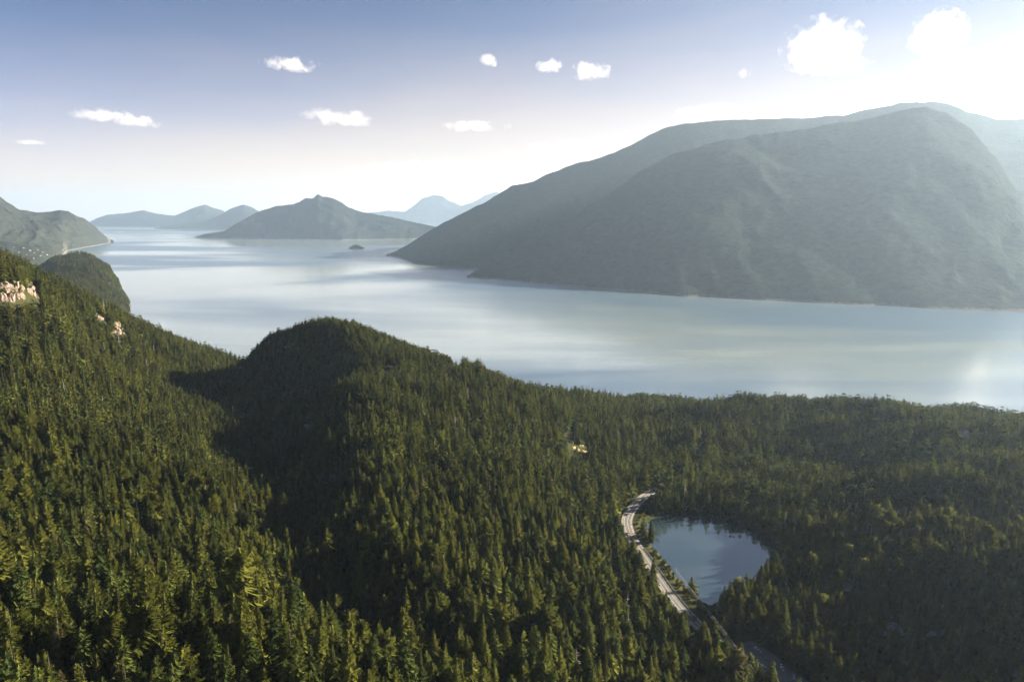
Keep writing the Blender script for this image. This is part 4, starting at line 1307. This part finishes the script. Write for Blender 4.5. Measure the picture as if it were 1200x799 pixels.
for k, (px, py, lb) in enumerate(HOUSES):
    d = Vector(ray(px, py)).normalized(); best = None
    for tb in trees_bvh:
        h = tb.ray_cast(Vector((0, 0, CAM_H)), d)
        if h[0] is not None and (best is None or h[3] < best[1]): best = (h[0], h[3])
    if best is None: continue
    e = empty('house', best[0], R(20 + 37 * k)); sc = 0.5 + 0.2 * ((k * 7) % 5) / 4; e.scale = (sc,) * 3
    tag(e, lb, 'house', 'houses of the coastal village')
    sub('wall', hw_me, e); sub('roof', hr_me, e)
    for y in (-8, 0, 8):
        sub('window', wi_me, e, (9.05, y, 0)); sub('window', wi_me, e, (-9.05, y, 0))

# ------------------------------------------------------------------ clouds


def cloud_mat(name, dens, nscale, soft, g=0.15):
    m, nt, out = new_mat(name)
    v = nt.nodes.new('ShaderNodeVolumePrincipled')
    v.inputs['Color'].default_value = (0.93, 0.92, 0.90, 1)
    v.inputs['Anisotropy'].default_value = g
    tc = nt.nodes.new('ShaderNodeTexCoord')
    ln = nd(nt, 'ShaderNodeVectorMath', operation='LENGTH'); nt.links.new(tc.outputs['Object'], ln.inputs[0])
    fall = nd(nt, 'ShaderNodeMath', operation='SUBTRACT'); fall.inputs[0].default_value = 1.0; nt.links.new(ln.outputs['Value'], fall.inputs[1])
    pos = mapped(nt, (nscale,) * 3)
    n = noise(nt, 1.0, 8, 0.66, pos, 0.5)
    a = nd(nt, 'ShaderNodeMath', operation='MULTIPLY_ADD'); nt.links.new(n.outputs[0], a.inputs[0]); a.inputs[1].default_value = 4.6; a.inputs[2].default_value = -2.7
    b = nd(nt, 'ShaderNodeMath', operation='MULTIPLY_ADD'); nt.links.new(fall.outputs[0], b.inputs[0]); b.inputs[1].default_value = 1.35; nt.links.new(a.outputs[0], b.inputs[2])
    c = nd(nt, 'ShaderNodeMapRange'); nt.links.new(b.outputs[0], c.inputs['Value'])
    c.inputs['From Min'].default_value = 0.0; c.inputs['From Max'].default_value = soft; c.inputs['To Min'].default_value = 0; c.inputs['To Max'].default_value = dens
    nt.links.new(c.outputs[0], v.inputs['Density'])
    nt.links.new(v.outputs[0], out.inputs['Volume'])
    m.cycles.volume_step_rate = 0.8 if hasattr(m, 'cycles') and hasattr(m.cycles, 'volume_step_rate') else 1
    return m


CL = {'puff': cloud_mat('puffy_cloud', 0.0022, 0.0023, 0.9), 'thin': cloud_mat('thin_cloud', 0.0010, 0.0015, 0.9), 'bank': cloud_mat('cloud_bank', 0.0026, 0.0019, 1.0)}
CLOUDS = [  # centre pixel, width, height in pixels, distance, kind, label
    (341, 76, 74, 20, 22000, 'puff', 'small bright lens-shaped cloud high in the blue sky'),
    (120, 136, 76, 20, 24000, 'puff', 'small white cloud, first of the joined pair over the coast'),
    (163, 143, 56, 16, 24000, 'puff', 'small white cloud trailing right of the joined pair over the coast'),
    (398, 139, 120, 24, 26000, 'thin', 'thin white streak of cloud above the peaked island'),
    (571, 72, 26, 18, 22000, 'puff', 'tiny round white cloud near the top of the sky'),
    (645, 78, 38, 20, 22000, 'puff', 'small white cloud puff between two others in a row'),
    (692, 84, 54, 26, 22000, 'puff', 'largest puff of the row of three small clouds'),
    (505, 195, 170, 14, 42000, 'thin', 'long thin cloud streak low above the far range'),
    (555, 148, 90, 18, 30000, 'thin', 'faint wisp of cloud in the middle of the sky'),
    (636, 188, 64, 44, 36000, 'thin', 'soft cloud rising behind the mountain shoulder'),
    (965, 58, 100, 78, 20000, 'puff', 'bright billowing cloud above the mountain'),
    (1000, 76, 60, 20, 20000, 'puff', 'flat skirt of cloud beside the bright billowing one'),
    (1098, 40, 74, 60, 20000, 'puff', 'topmost billow of the big cloud at the sunny edge'),
    (1130, 88, 150, 66, 20500, 'bank', 'main body of the big bright cloud at the sunny edge'),
    (1186, 72, 84, 60, 20000, 'bank', 'outer billow of the big cloud cut by the picture edge'),
    (1175, 126, 120, 40, 20500, 'bank', 'warm-tinted cloud bank resting behind the right end of the ridge'),
    (1020, 124, 150, 36, 22000, 'bank', 'cloud bank hugging the highest part of the ridge'),
    (915, 132, 130, 28, 22000, 'bank', 'low cloud bank behind the middle of the ridge'),
    (835, 134, 110, 24, 22000, 'thin', 'fading left end of the ridge cloud bank'),
    (872, 87, 22, 18, 22000, 'thin', 'tiny faint puff left of the billowing cloud'),
    (35, 167, 50, 8, 30000, 'thin', 'faint sliver of cloud above the headland'),
]
for k, (px, py, w, h, D, kd, lb) in enumerate(CLOUDS):
    c = Vector(at_y(px, py, D)); dep = D / ray(px, py)[1]
    hw_, hh = w / 2 * dep / FOC, h / 2 * dep / FOC
    bm = bmesh.new(); bmesh.ops.create_icosphere(bm, subdivisions=4, radius=1.0)
    for v in bm.verts:
        p = v.co
        f = float(fbm(p.x * 1.6 + p.z + k * 3.1, p.y * 1.6 - p.z * 0.8, 3, 60 + k))
        v.co = p * (0.98 + 0.12 * f)
        if v.co.z < -0.62: v.co.z = -0.62 + (v.co.z + 0.62) * 0.2
    me = bpy.data.meshes.new('cloud'); bm.to_mesh(me); bm.free()
    o = link('cloud', me, CL[kd])
    o.location = c; o.scale = (hw_, min(hw_, max(hh * 1.6, 700)), hh); o.rotation_euler = (0, 0, -math.atan2(c.x, c.y))
    tag(o, lb, 'cloud', 'clouds')
# ------------------------------------------------------------------ haze
def haze_box():
    m, nt, out = new_mat('haze_air')
    v = nt.nodes.new('ShaderNodeVolumePrincipled')
    v.inputs['Color'].default_value = (0.60, 0.785, 1.0, 1)
    v.inputs['Density'].default_value = HAZE_DENSITY
    v.inputs['Anisotropy'].default_value = HAZE_G
    nt.links.new(v.outputs[0], out.inputs['Volume'])
    a, b, c, d = -S - 2000, S + 2000, -8000, S + 2000
    z0, z1 = -140, 1.02 * max((o.matrix_world @ Vector(c)).z for o in bpy.data.objects if o.type == 'MESH' and o.get('kind') == 'structure' for c in o.bound_box) + 10
    vs = [(a, c, z0), (b, c, z0), (b, d, z0), (a, d, z0), (a, c, z1), (b, c, z1), (b, d, z1), (a, d, z1)]
    o = mesh_obj('haze', vs, [(3, 2, 1, 0), (4, 5, 6, 7), (0, 1, 5, 4), (1, 2, 6, 5), (2, 3, 7, 6), (3, 0, 4, 7)], m)
    tag(o, kind='stuff')


haze_box()
